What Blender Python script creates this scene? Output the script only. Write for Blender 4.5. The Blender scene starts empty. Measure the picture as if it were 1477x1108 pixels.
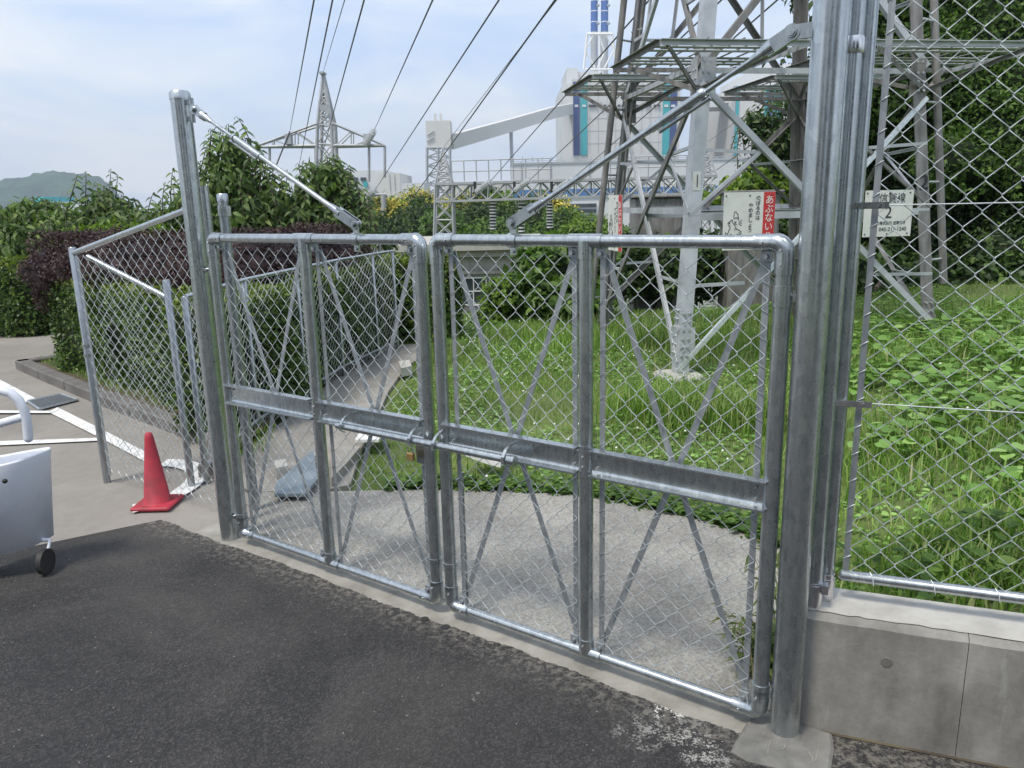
import bpy, math, random
import numpy as np
from mathutils import Vector, Matrix
random.seed(7); RNG = np.random.default_rng(7)
scn = bpy.context.scene
col = scn.collection

# ------------------------------------------------------------ camera, light
CAM_H = 1.62
PITCH = math.radians(13.085); ROLL = math.radians(1.333)
FPX = 1109.0; CX, CY = 738.5, 554.0
def ray(x, y):
    a = x - CX; b = y - CY
    c, s = math.cos(ROLL), math.sin(ROLL)
    u = a*c - b*s; v = a*s + b*c
    return Vector((u, FPX*math.cos(PITCH) - v*math.sin(PITCH), -FPX*math.sin(PITCH) - v*math.cos(PITCH)))/FPX
def at(x, y, Y):
    d = ray(x, y); return d*(Y/d.y) + Vector((0, 0, CAM_H))
def gnd(x, y, z=0.0):
    d = ray(x, y); p = d*((z-CAM_H)/d.z); return Vector((p.x, p.y, z))
cd = bpy.data.cameras.new('camera'); cam = bpy.data.objects.new('camera', cd); col.objects.link(cam)
cd.sensor_width = 36; cd.lens = FPX/1477*36; cd.clip_start = 0.05; cd.clip_end = 6000
c_, s_ = math.cos(ROLL), math.sin(ROLL)
Rt = Vector((1, 0, 0)); Dn = Vector((0, -math.sin(PITCH), -math.cos(PITCH))); Fw = Vector((0, math.cos(PITCH), -math.sin(PITCH)))
rx = Rt*c_ + Dn*s_; up = -(Dn*c_ - Rt*s_)
m3 = Matrix((rx, up, -Fw)).transposed()
cam.matrix_world = Matrix.Translation((0, 0, CAM_H)) @ m3.to_4x4()
scn.camera = cam

SUN_EL, SUN_AZ = math.radians(62), math.radians(-135)      # azimuth from +Y towards +X
world = bpy.data.worlds.new('World'); scn.world = world; world.use_nodes = True
nt = world.node_tree; nt.nodes.clear(); N = nt.nodes.new; Lk = nt.links.new
sky = N('ShaderNodeTexSky'); sky.sky_type = 'NISHITA'; sky.sun_disc = False
sky.sun_elevation = SUN_EL; sky.sun_rotation = SUN_AZ; sky.air_density = 1.3; sky.dust_density = 2.5
tc = N('ShaderNodeTexCoord'); mp = N('ShaderNodeMapping'); mp.inputs['Scale'].default_value = (1, 1, 3.2); mp.inputs['Location'].default_value = (.4, .1, .3)
n1 = N('ShaderNodeTexNoise'); n1.inputs['Scale'].default_value = 3.4; n1.inputs['Detail'].default_value = 7; n1.inputs['Roughness'].default_value = .55; n1.inputs['Distortion'].default_value = .5
r1 = N('ShaderNodeValToRGB'); r1.color_ramp.elements[0].position = .36; r1.color_ramp.elements[1].position = .62
r1.color_ramp.elements[0].color = (.0, .0, .0, 1); r1.color_ramp.elements[1].color = (1, 1, 1, 1)
cl = N('ShaderNodeMixRGB'); cl.inputs[1].default_value = (4.1, 5.2, 7.1, 1); cl.inputs[2].default_value = (6.5, 6.8, 7.25, 1)
mx = N('ShaderNodeMixRGB'); mx.inputs[0].default_value = .86
bg = N('ShaderNodeBackground'); bg.inputs['Strength'].default_value = .1
ow = N('ShaderNodeOutputWorld')
Lk(tc.outputs['Generated'], mp.inputs['Vector']); Lk(mp.outputs[0], n1.inputs['Vector']); Lk(n1.outputs['Fac'], r1.inputs[0])
Lk(r1.outputs[0], cl.inputs[0]); Lk(sky.outputs[0], mx.inputs[1]); Lk(cl.outputs[0], mx.inputs[2]); Lk(mx.outputs[0], bg.inputs[0]); Lk(bg.outputs[0], ow.inputs[0])
sl = bpy.data.lights.new('sun', 'SUN'); sl.energy = 2.1; sl.angle = math.radians(11); sl.color = (1, .94, .84)
so = bpy.data.objects.new('sun', sl); col.objects.link(so)
sd = Vector((math.sin(SUN_AZ)*math.cos(SUN_EL), math.cos(SUN_AZ)*math.cos(SUN_EL), math.sin(SUN_EL)))
so.rotation_euler = (-sd).to_track_quat('-Z', 'Y').to_euler()
scn.view_settings.view_transform = 'Standard'; scn.view_settings.look = 'None'
scn.view_settings.exposure = 0.68; scn.view_settings.gamma = 1.0; scn.view_settings.use_curve_mapping = False
scn.cycles.max_bounces = 6; scn.cycles.volume_max_steps = 64; scn.cycles.transparent_max_bounces = 8; scn.cycles.volume_bounces = 0

# ------------------------------------------------------------ materials
def newmat(name):
    m = bpy.data.materials.new(name); m.use_nodes = True
    n = m.node_tree; b = n.nodes['Principled BSDF']; return m, n, b
def tnoise(n, scale, detail=4, rough=.55, coord='Object', stretch=None, dist=0):
    t = n.nodes.new('ShaderNodeTexCoord'); q = n.nodes.new('ShaderNodeTexNoise')
    q.inputs['Scale'].default_value = scale; q.inputs['Detail'].default_value = detail; q.inputs['Roughness'].default_value = rough; q.inputs['Distortion'].default_value = dist
    src = t.outputs[coord]
    if stretch:
        mpn = n.nodes.new('ShaderNodeMapping'); mpn.inputs['Scale'].default_value = stretch; n.links.new(src, mpn.inputs[0]); src = mpn.outputs[0]
    n.links.new(src, q.inputs['Vector']); return q.outputs['Fac']
def ramp(n, fac, stops):
    r = n.nodes.new('ShaderNodeValToRGB'); e = r.color_ramp.elements
    while len(e) < len(stops): e.new(.5)
    for el, (p, c) in zip(e, stops): el.position = p; el.color = (*c, 1) if len(c) == 3 else c
    n.links.new(fac, r.inputs[0]); return r.outputs[0]
def mixc(n, fac, a, b, mode='MIX'):
    q = n.nodes.new('ShaderNodeMixRGB'); q.blend_type = mode
    for i, v in ((0, fac), (1, a), (2, b)):
        if isinstance(v, (int, float)): q.inputs[i].default_value = v
        elif isinstance(v, tuple): q.inputs[i].default_value = (*v, 1)
        else: n.links.new(v, q.inputs[i])
    return q.outputs[0]
def bump(n, b, h, dist=.01, strength=.5):
    q = n.nodes.new('ShaderNodeBump'); q.inputs['Distance'].default_value = dist; q.inputs['Strength'].default_value = strength
    n.links.new(h, q.inputs['Height']); n.links.new(q.outputs[0], b.inputs['Normal'])
def surf(name, c1, c2, scale=3, rough=.85, metal=0, detail=5, bscale=None, bdist=.004, bstr=.5, stretch=None, lo=.35, hi=.65, coord='Object', spec=.4):
    m, n, b = newmat(name)
    f = tnoise(n, scale, detail, .6, coord, stretch)
    n.links.new(ramp(n, f, [(lo, c1), (hi, c2)]), b.inputs['Base Color'])
    b.inputs['Roughness'].default_value = rough; b.inputs['Metallic'].default_value = metal
    b.inputs['Specular IOR Level'].default_value = spec
    if bscale: bump(n, b, tnoise(n, bscale, 4, .6, coord), bdist, bstr)
    return m
def galvanised(name, lo, hi, rough=.36, metal=.85, streak=6):
    m, n, b = newmat(name)
    f1 = tnoise(n, streak, 5, .65, 'Object', (12, 12, .5)); f2 = tnoise(n, 70, 3, .6, 'Object', (1, 1, .35))
    c = mixc(n, .4, ramp(n, f1, [(.32, lo), (.5, tuple((a+b)/2 for a, b in zip(lo, hi))), (.68, hi)]), ramp(n, f2, [(.3, tuple(q*.93 for q in hi)), (.7, hi)]))
    vs = n.nodes.new('ShaderNodeTexVoronoi'); vs.inputs['Scale'].default_value = 55; tcn = n.nodes.new('ShaderNodeTexCoord'); mpg = n.nodes.new('ShaderNodeMapping'); mpg.inputs['Scale'].default_value = (1, 1, .5); n.links.new(tcn.outputs['Object'], mpg.inputs[0]); n.links.new(mpg.outputs[0], vs.inputs['Vector'])
    c = mixc(n, 1, c, ramp(n, vs.outputs['Color'], [(.2, (.88, .88, .90)), (.8, (1.10, 1.09, 1.08))]), 'MULTIPLY')
    f3 = tnoise(n, 5, 5, .7, 'Object', (18, 18, .35)); c = mixc(n, ramp(n, f3, [(.55, (0, 0, 0)), (.75, (.4, .4, .4))]), c, (.64, .63, .64))
    f4 = tnoise(n, 150, 2, .5); c = mixc(n, ramp(n, f4, [(.72, (0, 0, 0)), (.80, (.25, .25, .25))]), c, (.7, .71, .72))
    n.links.new(c, b.inputs['Base Color']); b.inputs['Metallic'].default_value = metal
    rr = n.nodes.new('ShaderNodeMapRange'); rr.inputs['To Min'].default_value = rough-.05; rr.inputs['To Max'].default_value = rough+.12
    n.links.new(f2, rr.inputs['Value']); n.links.new(rr.outputs[0], b.inputs['Roughness'])
    bump(n, b, tnoise(n, 60, 2), .0004, .2)
    return m
def leafmat(name, stops, trans=.35, rough=.5):
    m, n, b = newmat(name)
    g = n.nodes.new('ShaderNodeNewGeometry')
    c = ramp(n, g.outputs['Random Per Island'], stops)
    big = tnoise(n, .9, 2, .5, 'Object'); k = ramp(n, big, [(.3, (.72, .72, .72)), (.7, (1.2, 1.2, 1.2))])
    c = mixc(n, 1.0, c, k, 'MULTIPLY')
    n.links.new(c, b.inputs['Base Color']); b.inputs['Roughness'].default_value = rough; b.inputs['Specular IOR Level'].default_value = .35
    t = n.nodes.new('ShaderNodeBsdfTranslucent'); n.links.new(mixc(n, 1, c, (1.3, 1.5, .7), 'MULTIPLY'), t.inputs[0])
    q = n.nodes.new('ShaderNodeMixShader'); q.inputs[0].default_value = trans
    n.links.new(b.outputs[0], q.inputs[1]); n.links.new(t.outputs[0], q.inputs[2]); n.links.new(q.outputs[0], n.nodes['Material Output'].inputs[0])
    return m
M = {}
M['zinc'] = galvanised('galvanised_steel', (.41, .44, .455), (.53, .57, .58), .25, .94)
M['zinc_dark'] = galvanised('galvanised_steel_dull', (.33, .36, .38), (.43, .46, .48), .27, .93)
M['zinc_flat'] = galvanised('galvanised_flat_bar', (.30, .33, .35), (.42, .45, .47), .45, .7)
M['shiny'] = galvanised('stainless_band', (.6, .6, .62), (.8, .8, .82), .2, 1)
M['wire'] = surf('galvanised_wire', (.56, .61, .62), (.72, .76, .77), 30, .34, .5)
M['tower'] = surf('tower_zinc_light', (.40, .42, .44), (.56, .58, .60), 4, .5, .35, bscale=30, bdist=.001)  # zinc of the sides facing the light, brightness put into the colour
M['tower_dark'] = surf('tower_zinc_dark', (.155, .15, .145), (.29, .28, .27), 5, .65, .3, stretch=(3, 3, .7), bscale=30, bdist=.001)  # same zinc, darker: shade on the other members put into the colour
M['tower_far'] = surf('far_steel', (.36, .37, .38), (.46, .47, .48), 1, .6, .2)
M['bolt'] = surf('bolt_zinc', (.4, .42, .44), (.6, .62, .64), 20, .4, .7)
M['brass'] = surf('brass', (.45, .30, .12), (.55, .38, .16), 20, .4, .8)
M['cable'] = surf('cable', (.08, .08, .085), (.12, .12, .13), 5, .6)
M['cable_far'] = surf('cable_grey', (.16, .17, .18), (.2, .2, .21), 5, .6)
M['ceramic'] = surf('ceramic_insulator', (.42, .44, .46), (.6, .62, .63), 5, .4)
M['ceramic_w'] = surf('ceramic_white', (.75, .76, .76), (.8, .8, .8), 5, .4)
M['black'] = surf('black_paint', (.02, .02, .02), (.04, .04, .04), 5, .6)
M['white'] = surf('white_sheet', (.68, .68, .66), (.8, .8, .78), 5, .6)
M['plastic'] = surf('white_plastic', (.56, .60, .68), (.72, .75, .82), 5, .42, spec=.5, detail=9, lo=.25, hi=.5)
M['cone'] = surf('red_cone_plastic', (.26, .035, .045), (.46, .035, .06), 9, .6, detail=8, bscale=40, bdist=.001)
M['orange'] = surf('orange_plastic', (.7, .12, .03), (.8, .2, .04), 6, .5)
M['line'] = surf('white_road_paint', (.52, .52, .51), (.74, .74, .73), 7, .8, lo=.3, hi=.55, bscale=60)
M['bark'] = surf('bark', (.07, .055, .04), (.16, .13, .10), 8, .9, bscale=20, bdist=.01)
M['core'] = surf('foliage_shade', (.012, .02, .009), (.03, .045, .018), 6, .95)  # near-black green: shade deep inside foliage put into the colour
M['soil'] = surf('soil', (.07, .055, .04), (.13, .11, .07), 6, .95, bscale=30, bdist=.01)
M['paint_sign'] = surf('sign_plate', (.62, .63, .59), (.72, .73, .69), 5, .55)
M['paint_red'] = surf('sign_red', (.50, .035, .04), (.56, .05, .05), 5, .55)
M['ink'] = surf('sign_ink', (.02, .02, .03), (.03, .03, .04), 5, .6)
M['letter_white'] = surf('sign_white', (.75, .75, .73), (.8, .8, .78), 5, .6)
M['cladding'] = surf('power_station_cladding', (.55, .54, .52), (.60, .59, .57), .02, .7, stretch=(1, 1, .2))
M['cladding2'] = surf('pale_cladding', (.57, .58, .59), (.63, .64, .65), .05, .7)
M['roofgrey'] = surf('grey_trim', (.34, .36, .38), (.4, .42, .44), .1, .7)
M['navy'] = surf('navy_stripe', (.02, .05, .18), (.025, .06, .2), .1, .6)
M['teal'] = surf('teal_stripe', (.03, .33, .36), (.035, .36, .39), .1, .6)
M['blue'] = surf('blue_paint', (.05, .13, .38), (.06, .15, .42), .1, .6)
M['blueroof'] = surf('blue_roof', (.06, .16, .36), (.09, .2, .42), .1, .6)
M['winglass'] = surf('window_dark', (.03, .04, .05), (.07, .08, .09), 1, .2)
M['bldg'] = surf('weathered_render', (.36, .35, .32), (.48, .46, .42), 1.2, .9, stretch=(1, 1, .4), bscale=20)
M['aqua'] = surf('aqua_sheet', (.10, .48, .55), (.12, .52, .6), 1, .6)
M['hill'] = surf('distant_woods', (.006, .032, .022), (.035, .095, .050), .035, 1, detail=10, bscale=.06, bdist=6, bstr=1)
M['farland'] = surf('far_land', (.05, .08, .03), (.12, .14, .08), .05, 1)
M['steelplate'] = surf('steel_cover_plate', (.20, .25, .29), (.30, .35, .39), 4, .5, .4)

# asphalt
def g_gate_line(n, t):
    # grit and mortar dust gathered along the edge beside the gate
    vm = n.nodes.new('ShaderNodeVectorMath'); vm.operation = 'DOT_PRODUCT'; n.links.new(t.outputs['Object'], vm.inputs[0]); vm.inputs[1].default_value = (-.5733, -.8194, 0)
    mr = n.nodes.new('ShaderNodeMapRange'); mr.inputs['From Min'].default_value = -2.162+.30; mr.inputs['From Max'].default_value = -2.162+.07; n.links.new(vm.outputs['Value'], mr.inputs['Value'])
    return ramp(n, mixc(n, 1, mr.outputs[0], ramp(n, tnoise(n, 35, 5, .75), [(.42, (0, 0, 0)), (.6, (1, 1, 1))]), 'MULTIPLY'), [(.2, (0, 0, 0)), (.9, (.65, .65, .65))])
def asphalt():
    m, n, b = newmat('asphalt')
    f = tnoise(n, 1.6, 5, .6); base = ramp(n, mixc(n, .4, f, tnoise(n, 7, 6, .7)), [(.3, (.017, .0165, .0172)), (.7, (.036, .0345, .0355))])
    t = n.nodes.new('ShaderNodeTexCoord'); v = n.nodes.new('ShaderNodeTexVoronoi'); v.inputs['Scale'].default_value = 150; n.links.new(t.outputs['Object'], v.inputs['Vector'])
    gr = ramp(n, v.outputs['Color'], [(.25, (.55, .55, .55)), (.6, (1.0, 1.0, 1.0)), (.86, (2.0, 1.95, 1.9))])
    c = mixc(n, 1, base, gr, 'MULTIPLY')
    # pale stone chips and the white powdery patch
    v2 = n.nodes.new('ShaderNodeTexVoronoi'); v2.inputs['Scale'].default_value = 38; n.links.new(t.outputs['Object'], v2.inputs['Vector'])
    sp = ramp(n, v2.outputs['Distance'], [(.055, (1, 1, 1)), (.10, (0, 0, 0))])
    thin = ramp(n, v2.outputs['Color'], [(.72, (0, 0, 0)), (.76, (1, 1, 1))])
    c = mixc(n, mixc(n, 1, sp, thin, 'MULTIPLY'), c, (.42, .41, .38))
    def blob(cx, cy, r):
        sx = n.nodes.new('ShaderNodeVectorMath'); sx.operation = 'DISTANCE'; n.links.new(t.outputs['Object'], sx.inputs[0]); sx.inputs[1].default_value = (cx, cy, 0)
        q = n.nodes.new('ShaderNodeMapRange'); q.inputs['From Min'].default_value = r; q.inputs['From Max'].default_value = 0; n.links.new(sx.outputs['Value'], q.inputs['Value']); return q.outputs[0]
    nz = ramp(n, mixc(n, .45, tnoise(n, 22, 5, .7), tnoise(n, 120, 3, .7)), [(.50, (0, 0, 0)), (.56, (1, 1, 1))])
    for (px, py, r, k) in ((965, 1020, .09, .9), (1000, 1072, .10, .38), (925, 1055, .12, .28), (690, 1005, .035, .35), (1020, 1095, .10, .35), (985, 1040, .16, .22)):
        p = gnd(px, py); bl = blob(p.x, p.y, r)
        w = ramp(n, mixc(n, 1, bl, nz, 'MULTIPLY'), [(.12, (0, 0, 0)), (.4, (k, k, k))])
        c = mixc(n, w, c, (.62, .61, .57))
    dust = ramp(n, tnoise(n, .9, 6, .65, dist=.6), [(.45, (0, 0, 0)), (.75, (.30, .30, .30))]); c = mixc(n, dust, c, (.15, .14, .125))
    vc = n.nodes.new('ShaderNodeTexVoronoi'); vc.feature = 'DISTANCE_TO_EDGE'; vc.inputs['Scale'].default_value = 1.1
    wv = n.nodes.new('ShaderNodeTexNoise'); wv.inputs['Scale'].default_value = 5; wv.inputs['Detail'].default_value = 6; n.links.new(t.outputs['Object'], wv.inputs['Vector'])
    ad = n.nodes.new('ShaderNodeMixRGB'); ad.blend_type = 'ADD'; ad.inputs[0].default_value = .22; n.links.new(t.outputs['Object'], ad.inputs[1]); n.links.new(wv.outputs['Color'], ad.inputs[2]); n.links.new(ad.outputs[0], vc.inputs['Vector'])
    crk = ramp(n, vc.outputs['Distance'], [(.0015, (.7, .7, .7)), (.006, (0, 0, 0))]); c = mixc(n, mixc(n, 1, crk, ramp(n, tnoise(n, .6, 2), [(.5, (0, 0, 0)), (.62, (1, 1, 1))]), 'MULTIPLY'), c, (.008, .008, .008))
    gl = g_gate_line(n, t); c = mixc(n, gl, c, (.20, .185, .16))
    n.links.new(c, b.inputs['Base Color']); b.inputs['Roughness'].default_value = .82
    h = mixc(n, .5, v.outputs['Distance'], tnoise(n, 90, 3)); bump(n, b, h, .006, .9)
    return m
M['asphalt'] = asphalt()
def concrete(name, c1, c2, scale=2, chips=False, stains=False, bd=.003, dark=.6):
    m, n, b = newmat(name)
    c = ramp(n, tnoise(n, scale, 8, .62, dist=.3), [(.32, c1), (.66, c2)])
    c = mixc(n, 1, c, ramp(n, tnoise(n, 14, 6, .7), [(.3, (.91, .91, .91)), (.62, (1.03, 1.03, 1.03))]), 'MULTIPLY')
    t = n.nodes.new('ShaderNodeTexCoord')
    if chips:
        v = n.nodes.new('ShaderNodeTexVoronoi'); v.inputs['Scale'].default_value = 110; n.links.new(t.outputs['Object'], v.inputs['Vector'])
        c = mixc(n, 1, c, ramp(n, tnoise(n, 1.1, 5, .6, dist=.8), [(.36, (.72, .72, .73)), (.55, (1, 1, 1)), (.72, (1.1, 1.09, 1.06))]), 'MULTIPLY')
        c = mixc(n, 1, c, ramp(n, v.outputs['Color'], [(.22, (.80, .79, .78)), (.5, (1, 1, 1)), (.82, (1.22, 1.22, 1.2))]), 'MULTIPLY')
    if stains:
        s = ramp(n, tnoise(n, 3.4, 6, .65, 'Object', (1.3, 1.3, .7)), [(.36, (dark, dark, dark*.98)), (.62, (1.08, 1.08, 1.08))])
        c = mixc(n, 1, c, s, 'MULTIPLY')
        s2 = ramp(n, tnoise(n, 9, 5, .7, 'Object', (1.6, 1.6, .25)), [(.58, (0, 0, 0)), (.74, (.35, .35, .35))])
        c = mixc(n, s2, c, (.50, .50, .48))
    n.links.new(c, b.inputs['Base Color']); b.inputs['Roughness'].default_value = .9
    bump(n, b, mixc(n, .5, tnoise(n, 55, 6, .7), tnoise(n, 9, 4)), bd, .6)
    return m
M['pad'] = concrete('exposed_aggregate_concrete', (.235, .225, .205), (.345, .335, .31), 1.3, chips=True)
M['sill'] = concrete('mortar_strip', (.20, .19, .165), (.34, .325, .29), 6)
M['wall'] = concrete('retaining_wall_concrete', (.20, .193, .178), (.36, .35, .325), 2.6, stains=True, dark=.62, bd=.005)
M['walltop'] = concrete('pale_concrete', (.34, .33, .30), (.48, .47, .44), 5)  # paler than the wall: light on the top put into the colour
M['footing'] = concrete('trowelled_mortar', (.12, .118, .11), (.22, .215, .20), 9, bd=.006)
M['paving'] = concrete('parking_concrete', (.20, .185, .165), (.285, .265, .24), .9, chips=False)
M['kerb'] = concrete('kerb_concrete', (.10, .095, .09), (.18, .17, .16), 3)
M['path'] = concrete('path_concrete', (.20, .19, .17), (.33, .31, .28), 1.8)
M['grassland'] = surf('grassy_ground', (.07, .10, .03), (.13, .17, .05), 1.4, .95, bscale=30, bdist=.01)
# leaves
M['blade'] = leafmat('grass_blades', [(0, (.09, .18, .035)), (.5, (.18, .30, .06)), (.82, (.28, .40, .10)), (.94, (.38, .40, .18)), (1, (.42, .38, .22))], .4)
M['ground_leaf'] = leafmat('ground_leaves', [(0, (.10, .20, .04)), (.6, (.20, .36, .085)), (1, (.34, .50, .17))], .3)
M['cherry'] = leafmat('cherry_leaves', [(0, (.04, .08, .022)), (.5, (.085, .145, .035)), (.9, (.16, .25, .06)), (1, (.24, .30, .08))], .35)
M['cherry_dark'] = leafmat('dense_leaves', [(0, (.018, .04, .012)), (.6, (.035, .075, .018)), (1, (.09, .14, .03))], .25)
M['lime'] = leafmat('young_leaves', [(0, (.08, .15, .02)), (.6, (.15, .25, .03)), (1, (.25, .34, .05))], .35)
M['hedge'] = leafmat('hedge_leaves', [(0, (.025, .05, .012)), (.55, (.06, .115, .022)), (.9, (.12, .20, .04)), (1, (.20, .26, .06))], .2, .4)
M['hedge_top'] = leafmat('hedge_top_leaves', [(0, (.06, .11, .015)), (.6, (.15, .21, .03)), (1, (.26, .30, .05))], .3, .45)  # yellower, brighter green for leaves near the hedge top
M['purple'] = leafmat('purple_leaves', [(0, (.022, .012, .016)), (.6, (.055, .028, .032)), (1, (.12, .07, .065))], .2, .5)
M['darkleaf'] = leafmat('deep_leaves', [(0, (.015, .035, .010)), (.6, (.04, .08, .018)), (1, (.11, .18, .04))], .2)
M['midleaf'] = leafmat('bright_leaves', [(0, (.035, .08, .016)), (.6, (.085, .16, .03)), (1, (.17, .27, .055))], .35)
M['yellow'] = leafmat('yellow_blossom', [(0, (.34, .30, .05)), (.5, (.62, .50, .08)), (1, (.80, .66, .20))], .2)
M['bamboo'] = leafmat('bamboo_leaves', [(0, (.08, .13, .03)), (.6, (.17, .22, .05)), (1, (.45, .38, .20))], .3)
M['drystraw'] = leafmat('dry_stems', [(0, (.20, .17, .08)), (1, (.42, .36, .22))], .2)
M['flower'] = surf('clover_flower', (.7, .7, .62), (.8, .8, .74), 5, .8)

# ------------------------------------------------------------ mesh helpers
LOC = {}
def tag(o, label=None, cat=None, group=None, kind=None):
    if label: o['label'] = label
    if cat: o['category'] = cat
    if group: o['group'] = group
    if kind: o['kind'] = kind
    return o
def empty(name, loc, label, cat, group=None):
    o = bpy.data.objects.new(name, None); col.objects.link(o); o.location = loc; o.empty_display_size = .1
    LOC[o.name] = Vector(loc); return tag(o, label, cat, group)
class MB:
    def __init__(s): s.v = []; s.f = []; s.sm = []
    def add(s, vs, fs, smooth=False):
        b = len(s.v); s.v.extend([tuple(v) for v in vs]); s.f.extend([tuple(i+b for i in f) for f in fs]); s.sm.extend([smooth]*len(fs)); return s
    def box(s, c, size, ax=None, bev=0):
        """ax: (x,y,z) axes"""
        c = Vector(c); X, Y, Z = ax if ax else (Vector((1, 0, 0)), Vector((0, 1, 0)), Vector((0, 0, 1)))
        hx, hy, hz = [q/2 for q in size]
        if bev:
            e = bev; prof = [(hx-e, -hy), (hx, -hy+e), (hx, hy-e), (hx-e, hy), (-hx+e, hy), (-hx, hy-e), (-hx, -hy+e), (-hx+e, -hy)]
            vs = []
            for z, k in ((-hz, e), (-hz+e, 0), (hz-e, 0), (hz, e)):
                for (x, y) in prof:
                    vs.append(c + X*(x - math.copysign(k, x)*(1 if k else 0)) + Y*(y - math.copysign(k, y)*(1 if k else 0)) + Z*z)
            fs = [tuple(range(7, -1, -1)), tuple(range(24, 32))]
            for r in range(3):
                for i in range(8): fs.append((r*8+i, r*8+(i+1) % 8, r*8+8+(i+1) % 8, r*8+8+i))
            return s.add(vs, fs)
        vs = [c + X*(a*hx) + Y*(b*hy) + Z*(d*hz) for d in (-1, 1) for b in (-1, 1) for a in (-1, 1)]
        return s.add(vs, [(0, 2, 3, 1), (4, 5, 7, 6), (0, 1, 5, 4), (2, 6, 7, 3), (0, 4, 6, 2), (1, 3, 7, 5)])
    def tube(s, pts, r, n=12, cap=True, smooth=True):
        pts = [Vector(p) for p in pts]; rs = r if isinstance(r, (list, tuple)) else [r]*len(pts)
        vs = []; prev = None
        for i, p in enumerate(pts):
            d = (pts[min(i+1, len(pts)-1)] - pts[max(i-1, 0)]).normalized()
            if prev is None:
                a = Vector((0, 0, 1)) if abs(d.z) < .9 else Vector((1, 0, 0)); u = d.cross(a).normalized()
            else:
                u = (prev - d*prev.dot(d)).normalized()
            prev = u; w = d.cross(u)
            for k in range(n):
                t = 2*math.pi*k/n; vs.append(p + (u*math.cos(t) + w*math.sin(t))*rs[i])
        m = len(pts); fs = [(i*n+k, i*n+(k+1) % n, (i+1)*n+(k+1) % n, (i+1)*n+k) for i in range(m-1) for k in range(n)]
        s.add(vs, fs, smooth)
        if cap:
            if smooth:
                s.add(vs[:n], [tuple(range(n-1, -1, -1))]); s.add(vs[(m-1)*n:], [tuple(range(n))])
            else:
                b = len(s.v) - len(vs); s.f.append(tuple(b+k for k in range(n-1, -1, -1))); s.f.append(tuple(b+(m-1)*n+k for k in range(n))); s.sm += [False, False]
        return s
    def prism(s, prof, p0, p1, xa, ya):
        """2D profile (ccw) swept from p0 to p1 in axes xa, ya"""
        p0 = Vector(p0); p1 = Vector(p1); n = len(prof)
        vs = [p0 + xa*x + ya*y for x, y in prof] + [p1 + xa*x + ya*y for x, y in prof]
        fs = [(i, (i+1) % n, n+(i+1) % n, n+i) for i in range(n)] + [tuple(range(n-1, -1, -1)), tuple(range(n, 2*n))]
        return s.add(vs, fs)
    def angle(s, p0, p1, w, t=.008, hint=Vector((0, 0, 1)), flip=1):
        p0 = Vector(p0); p1 = Vector(p1); d = (p1-p0).normalized(); xa = d.cross(hint)
        if xa.length < .01: xa = d.cross(Vector((1, 0, 0)))
        xa.normalize(); ya = xa.cross(d).normalized(); xa = xa*flip
        return s.prism([(0, 0), (w, 0), (w, -t), (t, -t), (t, -w), (0, -w)], p0, p1, xa, ya)
    def flat(s, p0, p1, w, t, nrm):
        p0 = Vector(p0); p1 = Vector(p1); d = (p1-p0).normalized(); xa = d.cross(nrm).normalized(); ya = nrm.normalized()
        return s.prism([(-w/2, -t/2), (w/2, -t/2), (w/2, t/2), (-w/2, t/2)], p0, p1, xa, ya)
    def disc(s, c, r, nrm, h=.006, n=8):
        nrm = Vector(nrm).normalized(); return s.tube([Vector(c)-nrm*h/2, Vector(c)+nrm*h/2], r, n)
    def sphere(s, c, r, nu=10, nv=6, sc=(1, 1, 1)):
        c = Vector(c); vs = [c+Vector((0, 0, r*sc[2]))]
        for j in range(1, nv):
            for i in range(nu):
                a = 2*math.pi*i/nu; b = math.pi*j/nv; vs.append(c+Vector((r*sc[0]*math.sin(b)*math.cos(a), r*sc[1]*math.sin(b)*math.sin(a), r*sc[2]*math.cos(b))))
        vs.append(c-Vector((0, 0, r*sc[2]))); fs = [(0, 1+i, 1+(i+1) % nu) for i in range(nu)]
        for j in range(nv-2):
            for i in range(nu): fs.append((1+j*nu+i, 1+(j+1)*nu+i, 1+(j+1)*nu+(i+1) % nu, 1+j*nu+(i+1) % nu))
        l = len(vs)-1; fs += [(l, 1+(nv-2)*nu+(i+1) % nu, 1+(nv-2)*nu+i) for i in range(nu)]
        return s.add(vs, fs, True)
    def build(s, name, mat, parent=None, origin=None, **kw):
        v = np.array(s.v, dtype=float)
        if parent is not None: off = LOC[parent.name]
        elif origin is not None: off = Vector(origin)
        else: off = Vector(((v[:, 0].min()+v[:, 0].max())/2, (v[:, 1].min()+v[:, 1].max())/2, v[:, 2].min()))
        v = v - np.array(off)
        me = bpy.data.meshes.new(name); me.from_pydata(v.tolist(), [], s.f); me.polygons.foreach_set('use_smooth', s.sm); me.update()
        o = bpy.data.objects.new(name, me); col.objects.link(o)
        if mat: me.materials.append(M[mat] if isinstance(mat, str) else mat)
        if parent is not None: o.parent = parent; LOC[o.name] = LOC[parent.name]
        else: o.location = off; LOC[o.name] = Vector(off)
        return tag(o, kw.get('label'), kw.get('cat'), kw.get('group'), kw.get('kind'))
def part(name, mat, parent, fn, **kw):
    m = MB(); fn(m); return m.build(name, mat, parent, **kw)
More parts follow.
